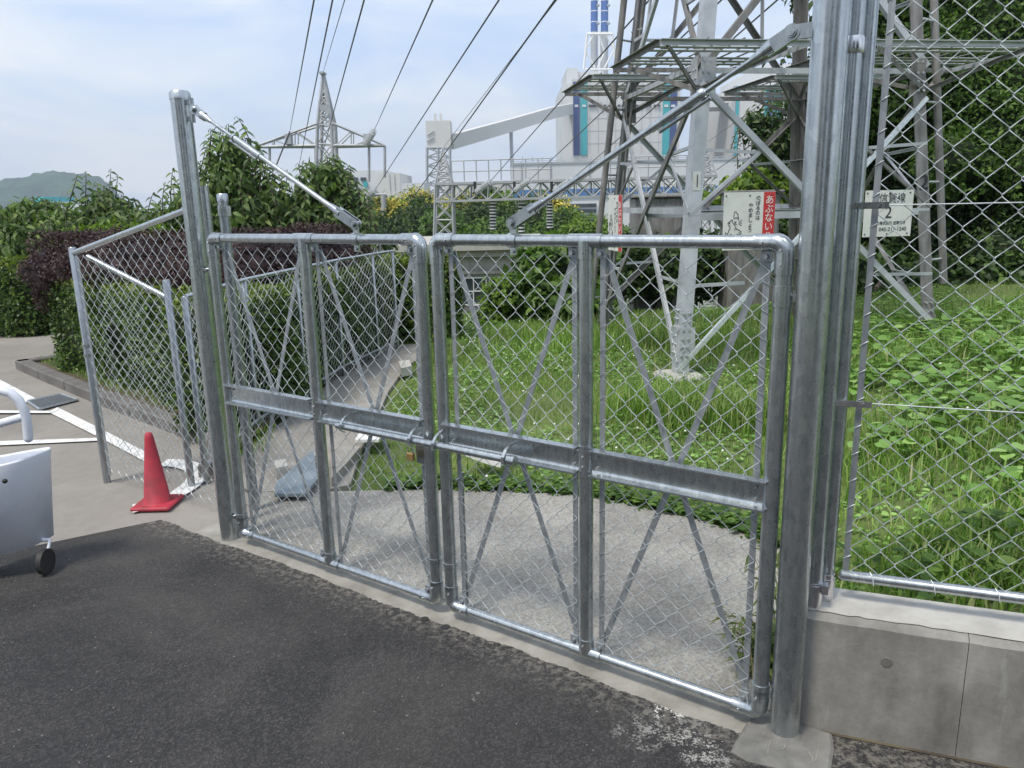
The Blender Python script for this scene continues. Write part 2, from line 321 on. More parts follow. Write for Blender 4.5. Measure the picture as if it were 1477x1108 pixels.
def arrmesh(name, verts, nper, faces, mat, parent=None, origin=(0, 0, 0), smooth=False, **kw):
    """many identical-topology islands: verts (K,nper,3), faces list over nper"""
    if nper == 8: nper = verts.shape[1]; faces = LEAF_F if nper == 8 else [(0, 1, 2, 4), (0, 4, 2, 3)]
    K = verts.shape[0]; off = np.array(LOC[parent.name] if parent is not None else origin, dtype=float)
    v = (verts.reshape(-1, 3) - off)
    F = np.array(faces); nf, q = F.shape
    idx = (F[None] + (np.arange(K)*nper)[:, None, None]).reshape(-1)
    me = bpy.data.meshes.new(name); me.vertices.add(len(v)); me.vertices.foreach_set('co', v.astype(np.float32).ravel())
    me.loops.add(len(idx)); me.loops.foreach_set('vertex_index', idx.astype(np.int32))
    me.polygons.add(K*nf); me.polygons.foreach_set('loop_start', (np.arange(K*nf)*q).astype(np.int32)); me.polygons.foreach_set('loop_total', np.full(K*nf, q, dtype=np.int32))
    if smooth: me.polygons.foreach_set('use_smooth', np.ones(K*nf, dtype=bool))
    me.update(calc_edges=True); me.validate()
    o = bpy.data.objects.new(name, me); col.objects.link(o); me.materials.append(M[mat])
    if parent is not None: o.parent = parent; LOC[o.name] = LOC[parent.name]
    else: o.location = Vector(origin); LOC[o.name] = Vector(origin)
    return tag(o, kw.get('label'), kw.get('cat'), kw.get('group'), kw.get('kind'))
def copyobj(o, loc, label=None):
    c = o.copy(); col.objects.link(c); c.location = loc; LOC[c.name] = Vector(loc)
    if label: c['label'] = label
    for ch in o.children:
        k = ch.copy(); col.objects.link(k); k.parent = c
    return c

# leaves: frames (pos, direction, normal, size) -> 6-vertex folded leaf, 2 quads
def leaves_from(pos, dirv, nrm, size, wid=.42, fold=.18, droop=.25):
    d = dirv/np.linalg.norm(dirv, axis=1, keepdims=True)
    n = nrm - d*np.sum(nrm*d, axis=1, keepdims=True); n /= np.linalg.norm(n, axis=1, keepdims=True)+1e-9
    w = np.cross(d, n); L = size[:, None]
    if np.mean(size) < .095 or np.mean(size) > .2:
        mid = pos + d*L*.5 - n*L*droop*.15; return np.stack([pos, mid + w*L*wid*.5 + n*L*fold*.5, pos + d*L - n*L*droop, mid - w*L*wid*.5 + n*L*fold*.5, mid], axis=1)
    f = lambda u, v, h: pos + d*L*u + w*L*wid*v + n*L*(h - droop*u*u)
    return np.stack([pos, f(.28, .46, fold*.45), f(.66, .36, fold*.4), f(1, 0, 0), f(.66, -.36, fold*.4), f(.28, -.46, fold*.45), f(.28, 0, 0), f(.66, 0, 0)], axis=1)
LEAF_F = [(0, 1, 6, 5), (6, 1, 2, 7), (6, 7, 4, 5), (7, 2, 3, 4)]
def rnd_dirs(K):
    v = RNG.normal(size=(K, 3)); return v/np.linalg.norm(v, axis=1, keepdims=True)
def leafcloud(name, blobs, dens, size, mat, parent=None, shell=.35, updir=.5, wid=.5, flat=.6, droop=.25, clump=0, hang=0, **kw):
    """blobs: list of (centre, radii). leaves fill the outer part of each ellipsoid"""
    P = []; Nn = []
    for c, r in blobs:
        r = np.array(r, float); K = int(dens*(r[0]*r[1]+r[1]*r[2]+r[0]*r[2])/3*12)
        u = rnd_dirs(K); rad = 1 - shell*RNG.random((K, 1))**1.6
        # uneven outline
        bumpy = 1 + .10*np.sin(u[:, :1]*7+c[0]*3) + .10*np.sin(u[:, 1:2]*9+c[1]*5) + .08*np.sin(u[:, 2:3]*8+c[2]*7)
        P.append(np.array(c)+u*r*rad*bumpy); Nn.append(u)
    P = np.concatenate(P); Nn = np.concatenate(Nn); K = len(P)
    if clump:
        ph = np.sin(P[:, 0]*clump)*np.sin(P[:, 1]*clump*1.3+1)*np.sin(P[:, 2]*clump*1.1+2)
        keep = RNG.random(K) < (.55+.9*ph); P = P[keep]; Nn = Nn[keep]; K = len(P)
    n = Nn*flat + np.array([0, 0, updir]) + rnd_dirs(K)*.55
    d = rnd_dirs(K) + Nn*.5 + np.array([0, 0, -.25-hang])
    if hang: n = Nn + rnd_dirs(K)*.6 + np.array([0, -.25, .35])
    s = size*(.65+.7*RNG.random(K))
    return arrmesh(name, leaves_from(P, d, n, s, wid, .15, droop), 8, LEAF_F, mat, parent, **kw)

# ------------------------------------------------------------ frame of the gate
R0 = Vector((.815, 2.068, 0)); L0 = Vector((-1.459, 3.659, 0)); E = (L0-R0); GL = E.length; E.normalize()
NN = Vector((-E.y, E.x, 0)); NN = NN if NN.dot(-R0) > 0 else -NN     # towards the camera
UZ = Vector((0, 0, 1))
def G(s, d, z): return R0 + E*s + NN*d + UZ*z
WD = Vector((.9367, -.3502, 0)); WN = Vector((-.3502, -.9367, 0))     # right wall direction and its outward normal
W0 = Vector((.872, 2.112, 0)); WH = .395; WT = .20
P3 = Vector((.966, 2.192, 0))
def Wp(u, d, z): return P3 + WD*u + WN*d + UZ*z

# ------------------------------------------------------------ ground
def sstep(t): t = np.clip(t, 0, 1); return t*t*(3-2*t)
def hgt(x, y):
    x = np.asarray(x, float); y = np.asarray(y, float)
    cx = 1.12 + (y-3.6)*.24
    a = .33*sstep((x-cx-.05)/(.9+.25*np.clip(y-2, 0, 9)))
    right = .10*np.clip((x-4.6-(y*.06)), 0, 20)**1.0 + .30*np.clip(y-11.2, 0, 12)*sstep((x-.42*y)/2.0)
    fall = -1.5*sstep((y-11.5)/6)*(1-sstep((x-.40*y)/2.0)) - 6.5*sstep((y-15)/12)*(1-sstep((x-.42*y)/3.0))
    left = -4.0*sstep((-x-9)/6)
    behind = np.where((x*.3502*0+ (x-W0.x)*WN.x+(y-W0.y)*WN.y) > -.1, 0., 1.)  # street side of the wall stays level
    wallside = sstep((-((x-W0.x)*WN.x+(y-W0.y)*WN.y)-.085)/.1)
    return a*wallside + (right+fall+left)*np.where(y > 2, 1, 0)*wallside
def grid(name, x0, x1, y0, y1, st, zoff, mat, kind='structure', mask=None):
    xs = np.concatenate([np.arange(x0, -2.4, st), np.arange(-2.4, 6, .07), np.arange(6, x1+st/2, st)]); ys = np.concatenate([np.arange(y0, -.5, st), np.arange(-.5, 5, .07), np.arange(5, y1+st/2, st)])
    X, Y = np.meshgrid(xs, ys); Z = hgt(X, Y) + zoff
    nx, ny = len(xs), len(ys); v = np.stack([X.ravel(), Y.ravel(), Z.ravel()], 1)
    f = [(j*nx+i, j*nx+i+1, (j+1)*nx+i+1, (j+1)*nx+i) for j in range(ny-1) for i in range(nx-1)]
    m = MB(); m.v = v.tolist(); m.f = f; m.sm = [True]*len(f)
    return m.build(name, mat, origin=(0, 0, 0), kind=kind)
grid('ground', -16, 30, -4, 44, .25, -.03, 'grassland')
part('far_ground', 'farland', None, lambda m: m.add([(-3500, -200, -9), (3500, -200, -9), (3500, 5000, -9), (-3500, 5000, -9)], [(0, 1, 2, 3)]), origin=(0, 0, 0), kind='structure')

def sheet(name, pts, z, mat, th=None, bottom=None):
    ar = sum(a[0]*b[1]-b[0]*a[1] for a, b in zip(pts, pts[1:]+pts[:1]))
    if ar < 0: pts = pts[::-1]
    m = MB(); n = len(pts)
    if th:
        m.add([(p[0], p[1], z) for p in pts]+[(p[0], p[1], z-th) for p in pts], [tuple(range(n))]+[tuple(range(2*n-1, n-1, -1))]+[(i, n+i, n+(i+1) % n, (i+1) % n) for i in range(n)])
    else: m.add([(p[0], p[1], z) for p in pts], [tuple(range(n))])
    return m.build(name, mat, origin=(0, 0, 0), kind='structure')
g = lambda s, d: (G(s, d, 0).x, G(s, d, 0).y)
# ragged asphalt edge along the mortar strip below the gate
edge = []
for i in range(0, 420):
    s = -.05 + i*.0080; edge.append(g(s, .060 + .007*math.sin(s*5) + .004*math.sin(s*23+1) + random.uniform(-.0045, .0045)))
far_ = [g(-.05+i*.0080, 7) for i in range(420)]
am = MB(); nE = len(edge)
am.add([(*p, 0) for p in edge]+[(*p, 0) for p in far_], [(i, i+1, nE+i+1, nE+i) for i in range(nE-1)])
am.add([(*edge[0], 0), (.868, 2.113, 0), (10, 2.115-(10-.872)*.3739, 0), (10, -6, 0), (*far_[0], 0)], [(0, 4, 3, 2, 1)])
am.add([(*edge[-1], 0), (*far_[-1], 0), (-9, -6, 0), (-9, 2.6, 0), (-3.2, 3.15, 0), (-2.06, 3.83, 0)], [(0, 5, 4, 1), (1, 4, 3, 2)])
am.build('asphalt_road', 'asphalt', origin=(0, 0, 0), kind='structure')
sheet('gate_sill', [g(-.02, .14), g(3.0, .14), g(3.0, -.10), g(-.02, -.10)], -.004, 'sill')
# concrete pad behind the gate, curved rear edge
arc = [gnd(x, y) for x, y in ((556, 707), (600, 706), (640, 706), (700, 707), (760, 709), (860, 717), (960, 738), (1040, 757), (1090, 772), (1128, 792))]
pad = [(.895, 2.14), g(2.85, -.09), (-1.55, 4.3), (-1.15, 4.28)] + [(p.x, p.y) for p in arc] + [(1.10, 2.75), (.99, 2.26)]
sheet('concrete_pad', pad, 0.0, 'pad', .1)
# path beside the hedge, behind the left leaf
pth = [(-1.55, 4.30), (-1.15, 4.28)] + [(gnd(x, y).x, gnd(x, y).y) for x, y in ((505, 700), (520, 650), (545, 600), (560, 565), (585, 530), (612, 512))] + [(-1.15, 9.2), (-1.8, 9.2), (-1.75, 6.6), (-1.85, 5.4), (-1.9, 4.6)]
sheet('garden_path', pth, .004, 'path', .1)
# paved car park on the left
par = [(-1.3, 3.2), (-3.2, 2.7), (-9, 2.2), (-16, 2.2), (-16, 15), (-4.9, 13), (-4.95, 9.0), (-5.45, 8.40), (-4.80, 7.68), (-3.67, 6.60), (-2.55, 5.60), (-2.0, 5.1), (-1.85, 4.5), (-1.5, 4.25), (-1.6, 3.83)]
sheet('car_park', par, -.008, 'paving')
# kerb round the hedge bed (real step)
kp = [Vector(p) for p in ((-5.0, 8.75), (-5.45, 8.30), (-4.84, 7.70), (-3.70, 6.62), (-2.60, 5.62), (-2.10, 5.15), (-1.97, 4.55))]
for i in range(len(kp)-1):
    a, b = kp[i], kp[i+1]; d = (b-a).normalized(); q = Vector((d.y, -d.x)); q = q if q.dot(Vector((1, 1))) > 0 else -q
    nseg = max(1, int((b-a).length/.6))
    for k in range(nseg):
        u0 = a+(b-a)*((k+.006)/nseg); u1 = a+(b-a)*((k+.994)/nseg); c = (u0+u1)/2 + q*.065
        m = MB(); m.box((c.x, c.y, .03), ((u1-u0).length, .13, .12), (Vector((d.x, d.y, 0)), Vector((-d.y, d.x, 0)), UZ), .012); m.build('kerb_stone', 'kerb', kind='structure')
bed = [(p.x+.10, p.y+.10) for p in kp] + [(-1.8, 9.3), (-4, 11)]
sheet('hedge_bed', bed, .05, 'soil')
# painted lines: quads from pixels of the photograph put on the ground
def stripe(pts, z=.004, w=None):
    m = MB(); P = [gnd(x, y) for x, y in pts]; m.add([(p.x, p.y, z) for p in P], [tuple(range(len(P)))]); return m.build('painted_line', 'line', origin=(0, 0, 0), kind='structure')
stripe([(-200, 430), (0, 548), (55, 577), (38, 581), (-15, 560), (-220, 445)])
stripe([(83, 588), (155, 624), (215, 655), (212, 668), (150, 635), (70, 595)])
stripe([(-120, 593), (0, 593), (72, 594), (84, 589), (84, 593), (72, 597), (-120, 597)], .008)
stripe([(-120, 641), (0, 637), (148, 632), (150, 636), (0, 643), (-120, 647)])
# curved end of the line by the cone
cc = gnd(205, 700); m = MB(); K = 24; vs = []
for k in range(K+1):
    a = math.radians(-60 + 150*k/K)
    for r in (.30, .42): vs.append((cc.x-.05+math.cos(a)*r, cc.y-.02+math.sin(a)*r*1.2, .006))
m.add(vs, [(2*k, 2*k+1, 2*k+3, 2*k+2) for k in range(K)]); m.build('painted_line', 'line', origin=(0, 0, 0), kind='structure')

# drain grate: frame and bars
gp = [gnd(40, 580), gnd(88, 570), gnd(112, 578), gnd(58, 592)]
dg = empty('drain_grate', (gp[0]+gp[2])/2, 'flat steel drain grating set in the car park concrete by the kerb', 'drain grate')
def lerp(a, b, t): return a+(b-a)*t
part('grate_pit_shade', 'black', dg, lambda m: m.add([(p.x, p.y, .003) for p in gp], [(0, 1, 2, 3)]))  # flat black sheet; darkness below the bars put into the colour
def fr(m):
    for a, b in zip(gp, gp[1:]+gp[:1]): m.tube([a+UZ*.008, b+UZ*.008], .012, 4, smooth=False)
part('grate_frame', 'zinc_flat', dg, fr)
for k in range(16):
    t = (k+.8)/17; a = lerp(gp[0], gp[3], t)+UZ*.008; b = lerp(gp[1], gp[2], t)+UZ*.008
    part('grate_bar', 'zinc_flat', dg, lambda m: m.flat(a, b, .009, .012, UZ))

# ------------------------------------------------------------ retaining wall on the right
wf = lambda u, d, z: W0 + WD*u - WN*d + UZ*z       # u along, d into the hill
wall = empty('retaining_wall', wf(2, .1, 0), 'stained grey concrete retaining wall carrying the chain link fence at the right', 'wall')
def wallpanel(u0, u1, mat='wall'):
    def f(m):
        e = .018
        prof = [(0, -.06), (0, WH-e), (e, WH), (WT-e, WH), (WT, WH-e), (WT, -.06)]
        n = max(2, int((u1-u0)/.06)); vs = []
        for i in range(n+1):
            u = u0+(u1-u0)*i/n
            for k, (d, z) in enumerate(prof):
                j = random.uniform(-.0015, .0015) if k in (1, 2) and 0 < i < n else 0
                vs.append(wf(u, d+j, z+j))
        q = len(prof); fs = [(i*q+k, i*q+(k+1) % q, (i+1)*q+(k+1) % q, (i+1)*q+k) for i in range(n) for k in range(q)]
        m.add(vs, fs); m.f += [tuple(range(q-1, -1, -1)), tuple(n*q+k for k in range(q))]; m.sm += [False, False]
    return f
uj = .44
part('wall_panel', 'wall', wall, wallpanel(0, uj-.001))
part('wall_panel', 'wall', wall, wallpanel(uj+.001, 2.4)); part('wall_panel', 'wall', wall, wallpanel(2.404, 5))
tp = wf(.235, 0, .275)
part('tie_hole_shade', 'kerb', wall, lambda m: (m.tube([tp+WN*-.01, tp+WN*.0015], [.013, .013], 14), m.tube([tp+WN*.0005, tp+WN*.003], [.0165, .0150], 14)))  # proud disc and ring; darker colour stands in for the recess shade
part('wall_joint', 'black', wall, lambda m: m.box(wf(uj, .0185, .14), (.0025, .03, .30), (WD, WN, UZ)))
def capf(m):
    n = 90; vs = []
    for i in range(n+1):
        u = 5*(i/n)**1.6
        for d in (.014+random.uniform(0, .010), WT-.012): vs.append(wf(u, d, WH+.003))
    m.add(vs, [(2*i, 2*i+2, 2*i+3, 2*i+1) for i in range(n)])
part('wall_top_light', 'walltop', wall, capf)  # thin sheet carrying the lit top as a paler colour
# long narrow wall top wash of mortar at the base along the wall
sheet('road_edge_crack', [tuple(wf(0.02, -.012, 0)[:2]), tuple(wf(5, -.014, 0)[:2]), tuple(wf(5, .0, 0)[:2]), tuple(wf(0.02, 0, 0)[:2])], .003, 'soil')
# mortar footing round the right gate post
fp = [gnd(1082, 1036), gnd(1058, 1076), gnd(1054, 1086), gnd(1078, 1100), gnd(1196, 1126), gnd(1203, 1082), gnd(1200, 1062), gnd(1150, 1046), gnd(1120, 1036)]
fc = sum(fp, Vector())/len(fp)
m = MB(); n = len(fp); top = [lerp(p, fc, .06)+UZ*.012 for p in fp]
m.add([(*p[:2], -.05) for p in fp]+[(*p[:2], .004) for p in fp]+[tuple(p) for p in top], [(i, (i+1) % n, n+(i+1) % n, n+i) for i in range(n)]+[(n+i, n+(i+1) % n, 2*n+(i+1) % n, 2*n+i) for i in range(n)]+[tuple(range(2*n, 3*n))])
ft = m.build('mortar_footing', 'footing', label='rough trowelled mortar footing round the foot of the right gate post', cat='footing')
def scrawl(m):
    for pts in ([(1107, 1092), (1108, 1082), (1112, 1075), (1120, 1073), (1128, 1074)], [(1128, 1073), (1133, 1077), (1131, 1084), (1127, 1087)], [(1165, 1090), (1171, 1097), (1172, 1104)], [(1181, 1072), (1180, 1086), (1176, 1103)]):
        P = [gnd(x, y)+UZ*.0135 for x, y in pts]
        for a, b in zip(P, P[1:]): m.flat(a, b, .0025, .001, UZ)
part('scratch_marks', 'sill', ft, scrawl, kind='stuff')

# ------------------------------------------------------------ chain link fabric
def chainlink(m, O, U, Nv, width, h0, h1, op=.0792, wr=.0016, sides=4, flip=0):
    """O origin at z 0, U along, Nv normal; h0, h1 functions of u for the bottom and top"""
    w = op/2; k = int(width/w); dd = wr*1.1; prevs = None
    for i in range(k):
        u0 = i*w; um = u0+w/2; zb = h0(um); zt = h1(um); pts = []
        nb = int((zt-zb)/w)
        for j in range(nb+1):
            z = zb + w*j; side = (j+i+flip) % 2
            ux = u0 + (w+wr*.9 if side else -wr*.9); dz = .0022
            s = 1 if side else -1
            jx = random.uniform(-.0007, .0007)
            pts.append(O + U*(ux+jx) + UZ*(z-dz) + Nv*(dd*-s)); pts.append(O + U*(ux+jx) + UZ*(z+dz) + Nv*(dd*s))
        if len(pts) < 4: continue
        m.tube(pts, wr, sides, cap=False)

# ------------------------------------------------------------ gate posts
def bolt(m, p, n, r=.006, h=.007): m.disc(Vector(p)+Vector(n)*h/2, r, n, h, 6)
gpR = empty('gate_post', R0, 'thick galvanised right hand gate post standing in the mortar footing against the retaining wall', 'gate post', 'round gate posts')
part('post', 'zinc', gpR, lambda m: m.tube([R0-UZ*.1, R0+UZ*2.24], .0435, 32))
part('cap', 'zinc', gpR, lambda m: m.tube([R0+UZ*2.2405, R0+UZ*2.256, R0+UZ*2.266], [.0465, .0465, .035], 32))
part('drip_skirt', 'footing', gpR, lambda m: m.tube([R0+UZ*.010, R0+UZ*.026], [.056, .0445], 24))
gpL = empty('gate_post', L0, 'thick galvanised left hand gate post with a flat cap, beside the left leaf hinges', 'gate post', 'round gate posts')
part('post', 'zinc', gpL, lambda m: m.tube([L0-UZ*.1, L0+UZ*2.135], .0435, 32))
part('cap', 'zinc', gpL, lambda m: m.tube([L0+UZ*2.115, L0+UZ*2.142, L0+UZ*2.152], [.0465, .0465, .038], 32))

# ------------------------------------------------------------ gate leaves
PR = .0243
ZT, ZB = 1.505, .055
def leaf(s0, s1, hinge_s, post, label):
    sm = (s0+s1)/2
    root = empty('gate_leaf', G(hinge_s, 0, 0), label, 'gate', 'chain link gate leaves')
    def pipe(name, a, b, r=PR, mat='zinc', n=20): return part(name, mat, root, lambda m: m.tube([a, b], r, n))
    for s in (s0, s1): pipe('stile', G(s, 0, ZB+.02), G(s, 0, ZT-.02))
    pipe('centre_stile', G(sm, 0, ZB+.026), G(sm, 0, ZT-.026))
    pipe('top_rail', G(s0+.02, 0, ZT), G(s1-.02, 0, ZT), .0195)
    pipe('bottom_rail', G(s0+.02, 0, ZB), G(s1-.02, 0, ZB), .0170)
    for s, sg in ((s0, 1), (s1, -1)):
        for z, zs in ((ZT, -1), (ZB, 1)):
            def elbow(m, s=s, sg=sg, z=z, zs=zs):
                r = .030; pts = [G(s, 0, z+zs*.085), G(s, 0, z+zs*.034)]
                for k in range(1, 7):
                    a = math.pi/2*k/7; pts.append(G(s+sg*r*(1-math.cos(a)), 0, z+zs*r*(1-math.sin(a))))
                pts += [G(s+sg*.034, 0, z), G(s+sg*.085, 0, z)]
                m.tube(pts, [.0275]*2+[.0268]*6+[.0235]*2, 20)
            part('elbow', 'zinc', root, elbow)
    def tee(m, z, zs):
        m.tube([G(sm, 0, z+zs*.055), G(sm, 0, z)], .0275, 20); m.tube([G(sm-.06, 0, z), G(sm+.06, 0, z)], .0228, 20)
    part('tee_joint', 'zinc', root, lambda m: tee(m, ZT, -1)); part('tee_joint', 'zinc', root, lambda m: tee(m, ZB, 1))
    # mid rail: open channel in two lengths, in front of the pipes
    def chan(a, b):
        def f(m):
            t = .004; h = .046; w = .036; zc = .777; d0 = .0
            prof = [(-.001, -h), (w, -h), (w, -h+t*1.4), (t*2, -h+t*2), (t, -h+t*4), (t, h-t*4), (t*2, h-t*2), (w, h-t*1.4), (w, h), (-.001, h)]
            m.prism(prof, G(a, d0, zc), G(b, d0, zc), NN, UZ)
        return f
    for a, b in ((s0+PR*.4, sm-PR*1.05), (sm+PR*1.05, s1-PR*.4)): part('channel_rail', 'zinc', root, chan(a, b))
    part('rail_clip', 'zinc', root, lambda m: m.tube([G(sm, 0, .722), G(sm, 0, .832)], .0262, 20))
    # tension flats and crossed bracing on the far side
    D = -.018
    for s in (s0+.052, sm-.052, sm+.052, s1-.052): part('tension_bar', 'zinc_flat', root, lambda m, s=s: m.flat(G(s, D, ZB+.03), G(s, D, ZT-.03), .019, .0035, NN))
    for a, b in ((s0, sm), (sm, s1)):
        for (x0, z0, x1, z1, dd) in ((a+.056, ZT-.045, b-.056, ZB+.045, -.026), (b-.056, ZT-.045, a+.056, ZB+.045, -.0305)):
            part('brace_bar', 'zinc_flat', root, lambda m: m.flat(G(x0, dd, z0), G(x1, dd, z1), .020, .0035, NN))
    # corner brackets
    def brk(m):
        for s in (s0+.052, sm-.052, sm+.052, s1-.052):
            for z in (ZT-.036, ZB+.032):
                m.box(G(s, -.008, z), (.030, .010, .030), (E, NN, UZ)); bolt(m, G(s, -.002, z-.002), NN, .0075, .010)
    part('corner_bracket', 'zinc_flat', root, brk, kind='stuff')
    def bolts(m):
        for s, sg in ((s0, 1), (s1, -1)):
            for z in (ZT-.06, ZT-.02, ZB+.06): bolt(m, G(s+sg*.006, .0268, z), NN, .0045, .005)
            for z in (ZT, ZB): bolt(m, G(s+sg*.06, .0240, z), NN, .0045, .005)
        for z in (ZT-.035, ZB+.035, .795, .76): bolt(m, G(sm, .0258, z), NN, .004, .004)
        for s in (s0+.045, sm-.045, sm+.045, s1-.045):
            for z in (.757, .797): bolt(m, G(s, .004, z), NN, .0055, .008)
    part('bolt_head', 'bolt', root, bolts, kind='stuff')
    for a, b in ((s0, sm), (sm, s1)):
        part('wire_mesh', 'wire', root, lambda m: chainlink(m, G(a+.045, -.010, 0), E, NN, b-a-.088, lambda u: ZB+.022, lambda u: ZT-.020, wr=.0014), kind='stuff')
    part('mesh_tie', 'zinc_flat', root, lambda m: [m.tube([G(s+sg*.040, -.018, z-.004), G(s+sg*.044, -.013, z), G(s+sg*.060, -.013, z+.010), G(s+sg*.064, -.018, z+.012)], .0012, 4) for s, sg in ((s0, 1), (sm, -1), (sm, 1), (s1, -1)) for z in np.arange(.12, 1.45, .0792)], kind='stuff')
    # hinge bands
    for z in (1.36, .13):
        def hb(m, z=z):
            m.tube([G(hinge_s, 0, z-.028), G(hinge_s, 0, z+.028)], .0275, 20)
            sg = 1 if post.x > 0 else -1; ps = 0 if post.x > 0 else GL
            m.box(G((hinge_s+ps)/2, 0, z), (.03, .006, .030), (E, NN, UZ)); bolt(m, G((hinge_s+ps)/2, .003, z), NN, .007, .010)
        part('hinge', 'zinc', root, hb)
    return root
SR0, SR1, SL0, SL1 = .078, 1.315, 1.392, 2.655
lr = leaf(SR0, SR1, SR0, R0, 'right leaf of the chain link gate, hung on the post at the retaining wall')
ll = leaf(SL0, SL1, SL1, L0, 'left leaf of the chain link gate, in front of the path and the hedge')
# clamp bands at the foot of the meeting stiles and the drop bolt
for root, s in ((lr, SR1), (ll, SL0)):
    for z in (.135, .235): part('band', 'zinc', root, lambda m: m.tube([G(s, 0, z-.008), G(s, 0, z+.008)], .0275, 20))
part('drop_bolt', 'zinc_dark', lr, lambda m: (m.tube([G(SR1-.052, -.03, .62), G(SR1-.052, -.03, .012)], .008, 10), m.tube([G(SR1-.052, -.03, .60), G(SR1-.052, .01, .60)], .006, 8)))
part('drop_bolt', 'zinc_dark', ll, lambda m: m.tube([G(SL0+.045, -.03, .66), G(SL0+.045, -.03, .10)], .007, 10))
part('lock_plate', 'zinc_dark', ll, lambda m: m.box(G(SL0+.036, .012, .690), (.048, .005, .10), (E, NN, UZ)))
def socket(s, nm='drop_bolt_socket'):
    c = G(s, .075, 0); m = MB(); m.tube([c+UZ*-.02, c+UZ*.004], .017, 14); m.build(nm, 'black', label=('dark drop bolt socket in the mortar strip below the right leaf\'s meeting stile' if s < 1.35 else 'dark drop bolt socket in the mortar strip below the left leaf\'s meeting stile'), cat='bolt socket', group='drop bolt sockets')
socket(1.29); socket(1.40)

# sliding latch bar with its four loops
lb = empty('latch_bar', G(1.4, .06, .75), 'galvanised sliding latch bar held in wire loops across both gate leaves', 'gate latch')
LZ = .748
part('bar', 'zinc', lb, lambda m: m.tube([G(.955, .062, LZ), G(1.84, .062, LZ)], .0148, 18))
part('end_cap', 'zinc', lb, lambda m: (m.tube([G(.945, .062, LZ), G(.975, .062, LZ)], .0185, 18)))
for s in (.985, 1.305, 1.425, 1.80):
    def loop(m, s=s):
        p = [G(s, .0, LZ+.045), G(s, .030, LZ+.047), G(s, .062, LZ+.034), G(s, .083, LZ+.012), G(s, .084, LZ-.012), G(s, .062, LZ-.024)]
        for a, b in zip(p, p[1:]): m.flat(a, b, .012, .004, (b-a).cross(E))
    part('bar_loop', 'zinc', lb, loop)
pk = empty('padlock', G(1.455, .045, .66), 'small brass padlock hanging under the latch bar at the meeting stiles', 'padlock')
part('body', 'brass', pk, lambda m: m.box(G(1.455, .045, .672), (.036, .016, .032), (E, NN, UZ), .003))
part('shackle', 'shiny', pk, lambda m: m.tube([G(1.455-.012, .045, .686), G(1.455-.012, .045, .708)] + [G(1.455-.012*math.cos(a), .045, .708+.012*math.sin(a)) for a in (.8, 1.57, 2.3)] + [G(1.467, .045, .708), G(1.467, .045, .686)], .0028, 8))

# stay rods from the post heads to the top rails
def stay(top, foot, s_foot, label, side):
    root = empty('stay_rod', foot, label, 'stay rod', 'diagonal stay rods')
    d = (foot-top); Ln = d.length; d.normalize(); q = d.cross(NN).normalized()
    P = lambda t: top + d*(t*Ln)
    part('eye_plate', 'zinc', root, lambda m: (m.tube([top-NN*.008, top+NN*.008], .021, 20), m.prism([(-.019, -.006), (.019, -.006), (.019, .006), (-.019, .006)], top, P(.075), q, NN), m.tube([P(.055), P(.12)], [.019, .008], 12), m.tube([top-NN*.016, top+NN*.018], .011, 6, smooth=False), m.tube([top-NN*.014, top+NN*.014], .014, 12)))
    part('threaded_rod', 'zinc', root, lambda m: m.tube([P(.08), P(.30)], .0070, 12))
    part('turnbuckle', 'zinc', root, lambda m: (m.tube([P(.255), P(.262), P(.275)], [.010, .0165, .0165], 14), m.tube([P(.27), P(.44)], .0128, 14)))
    part('drip_bar', 'zinc_dark', root, lambda m: m.tube([P(.25)-q*.018*side-UZ*.004, P(.42)-q*.018*side-UZ*.004], .006, 8))
    part('rod', 'zinc', root, lambda m: m.tube([P(.43), P(.90)], .0102, 14))
    def fork(m):
        for o in (-1, 1): m.prism([(-.019, -.003), (.019, -.003), (.019, .003), (-.019, .003)], P(.90)+NN*.010*o, foot+NN*.010*o, q, NN); m.tube([foot+NN*(.010*o-.003), foot+NN*(.010*o+.003)], .0205, 18)
        m.tube([P(.86), P(.92)], [.013, .017], 14); m.tube([foot-NN*.022, foot+NN*.024], .010, 6, smooth=False); m.tube([foot-NN*.017, foot+NN*.017], .0135, 14)
    part('fork', 'zinc_dark', root, fork)
    c = G(s_foot, 0, ZT)
    part('rail_clamp', 'zinc', root, lambda m: (m.tube([c-E*.018, c+E*.018], .0245, 20), m.box(c+UZ*.034, (.026, .008, .05), (E, NN, UZ)), m.box(c-UZ*.034, (.022, .010, .028), (E, NN, UZ)), m.disc(c-UZ*.036+NN*.007, .007, NN, .01, 6)))
    return root
sR = stay(G(.092, 0, 2.035), G(.975, 0, 1.562), .975, 'stay rod from the right gate post down to the right leaf\'s top rail', 1)
part('post_lug', 'zinc', sR, lambda m: (m.box(G(.062, 0, 2.035), (.055, .010, .036), (E, NN, UZ))))
sL = stay(G(GL-.098, 0, 2.065), G(1.718, 0, 1.562), 1.718, 'stay rod from the left gate post down to the left leaf\'s top rail', -1)
part('post_lug', 'zinc_dark', sL, lambda m: [m.box(G(GL-.058, 0, z), (.05, .012, .018), (E, NN, UZ)) for z in (2.10, 2.03)] + [m.tube([G(GL-.080, 0, 2.115), G(GL-.080, 0, 2.012)], .010, 10)])

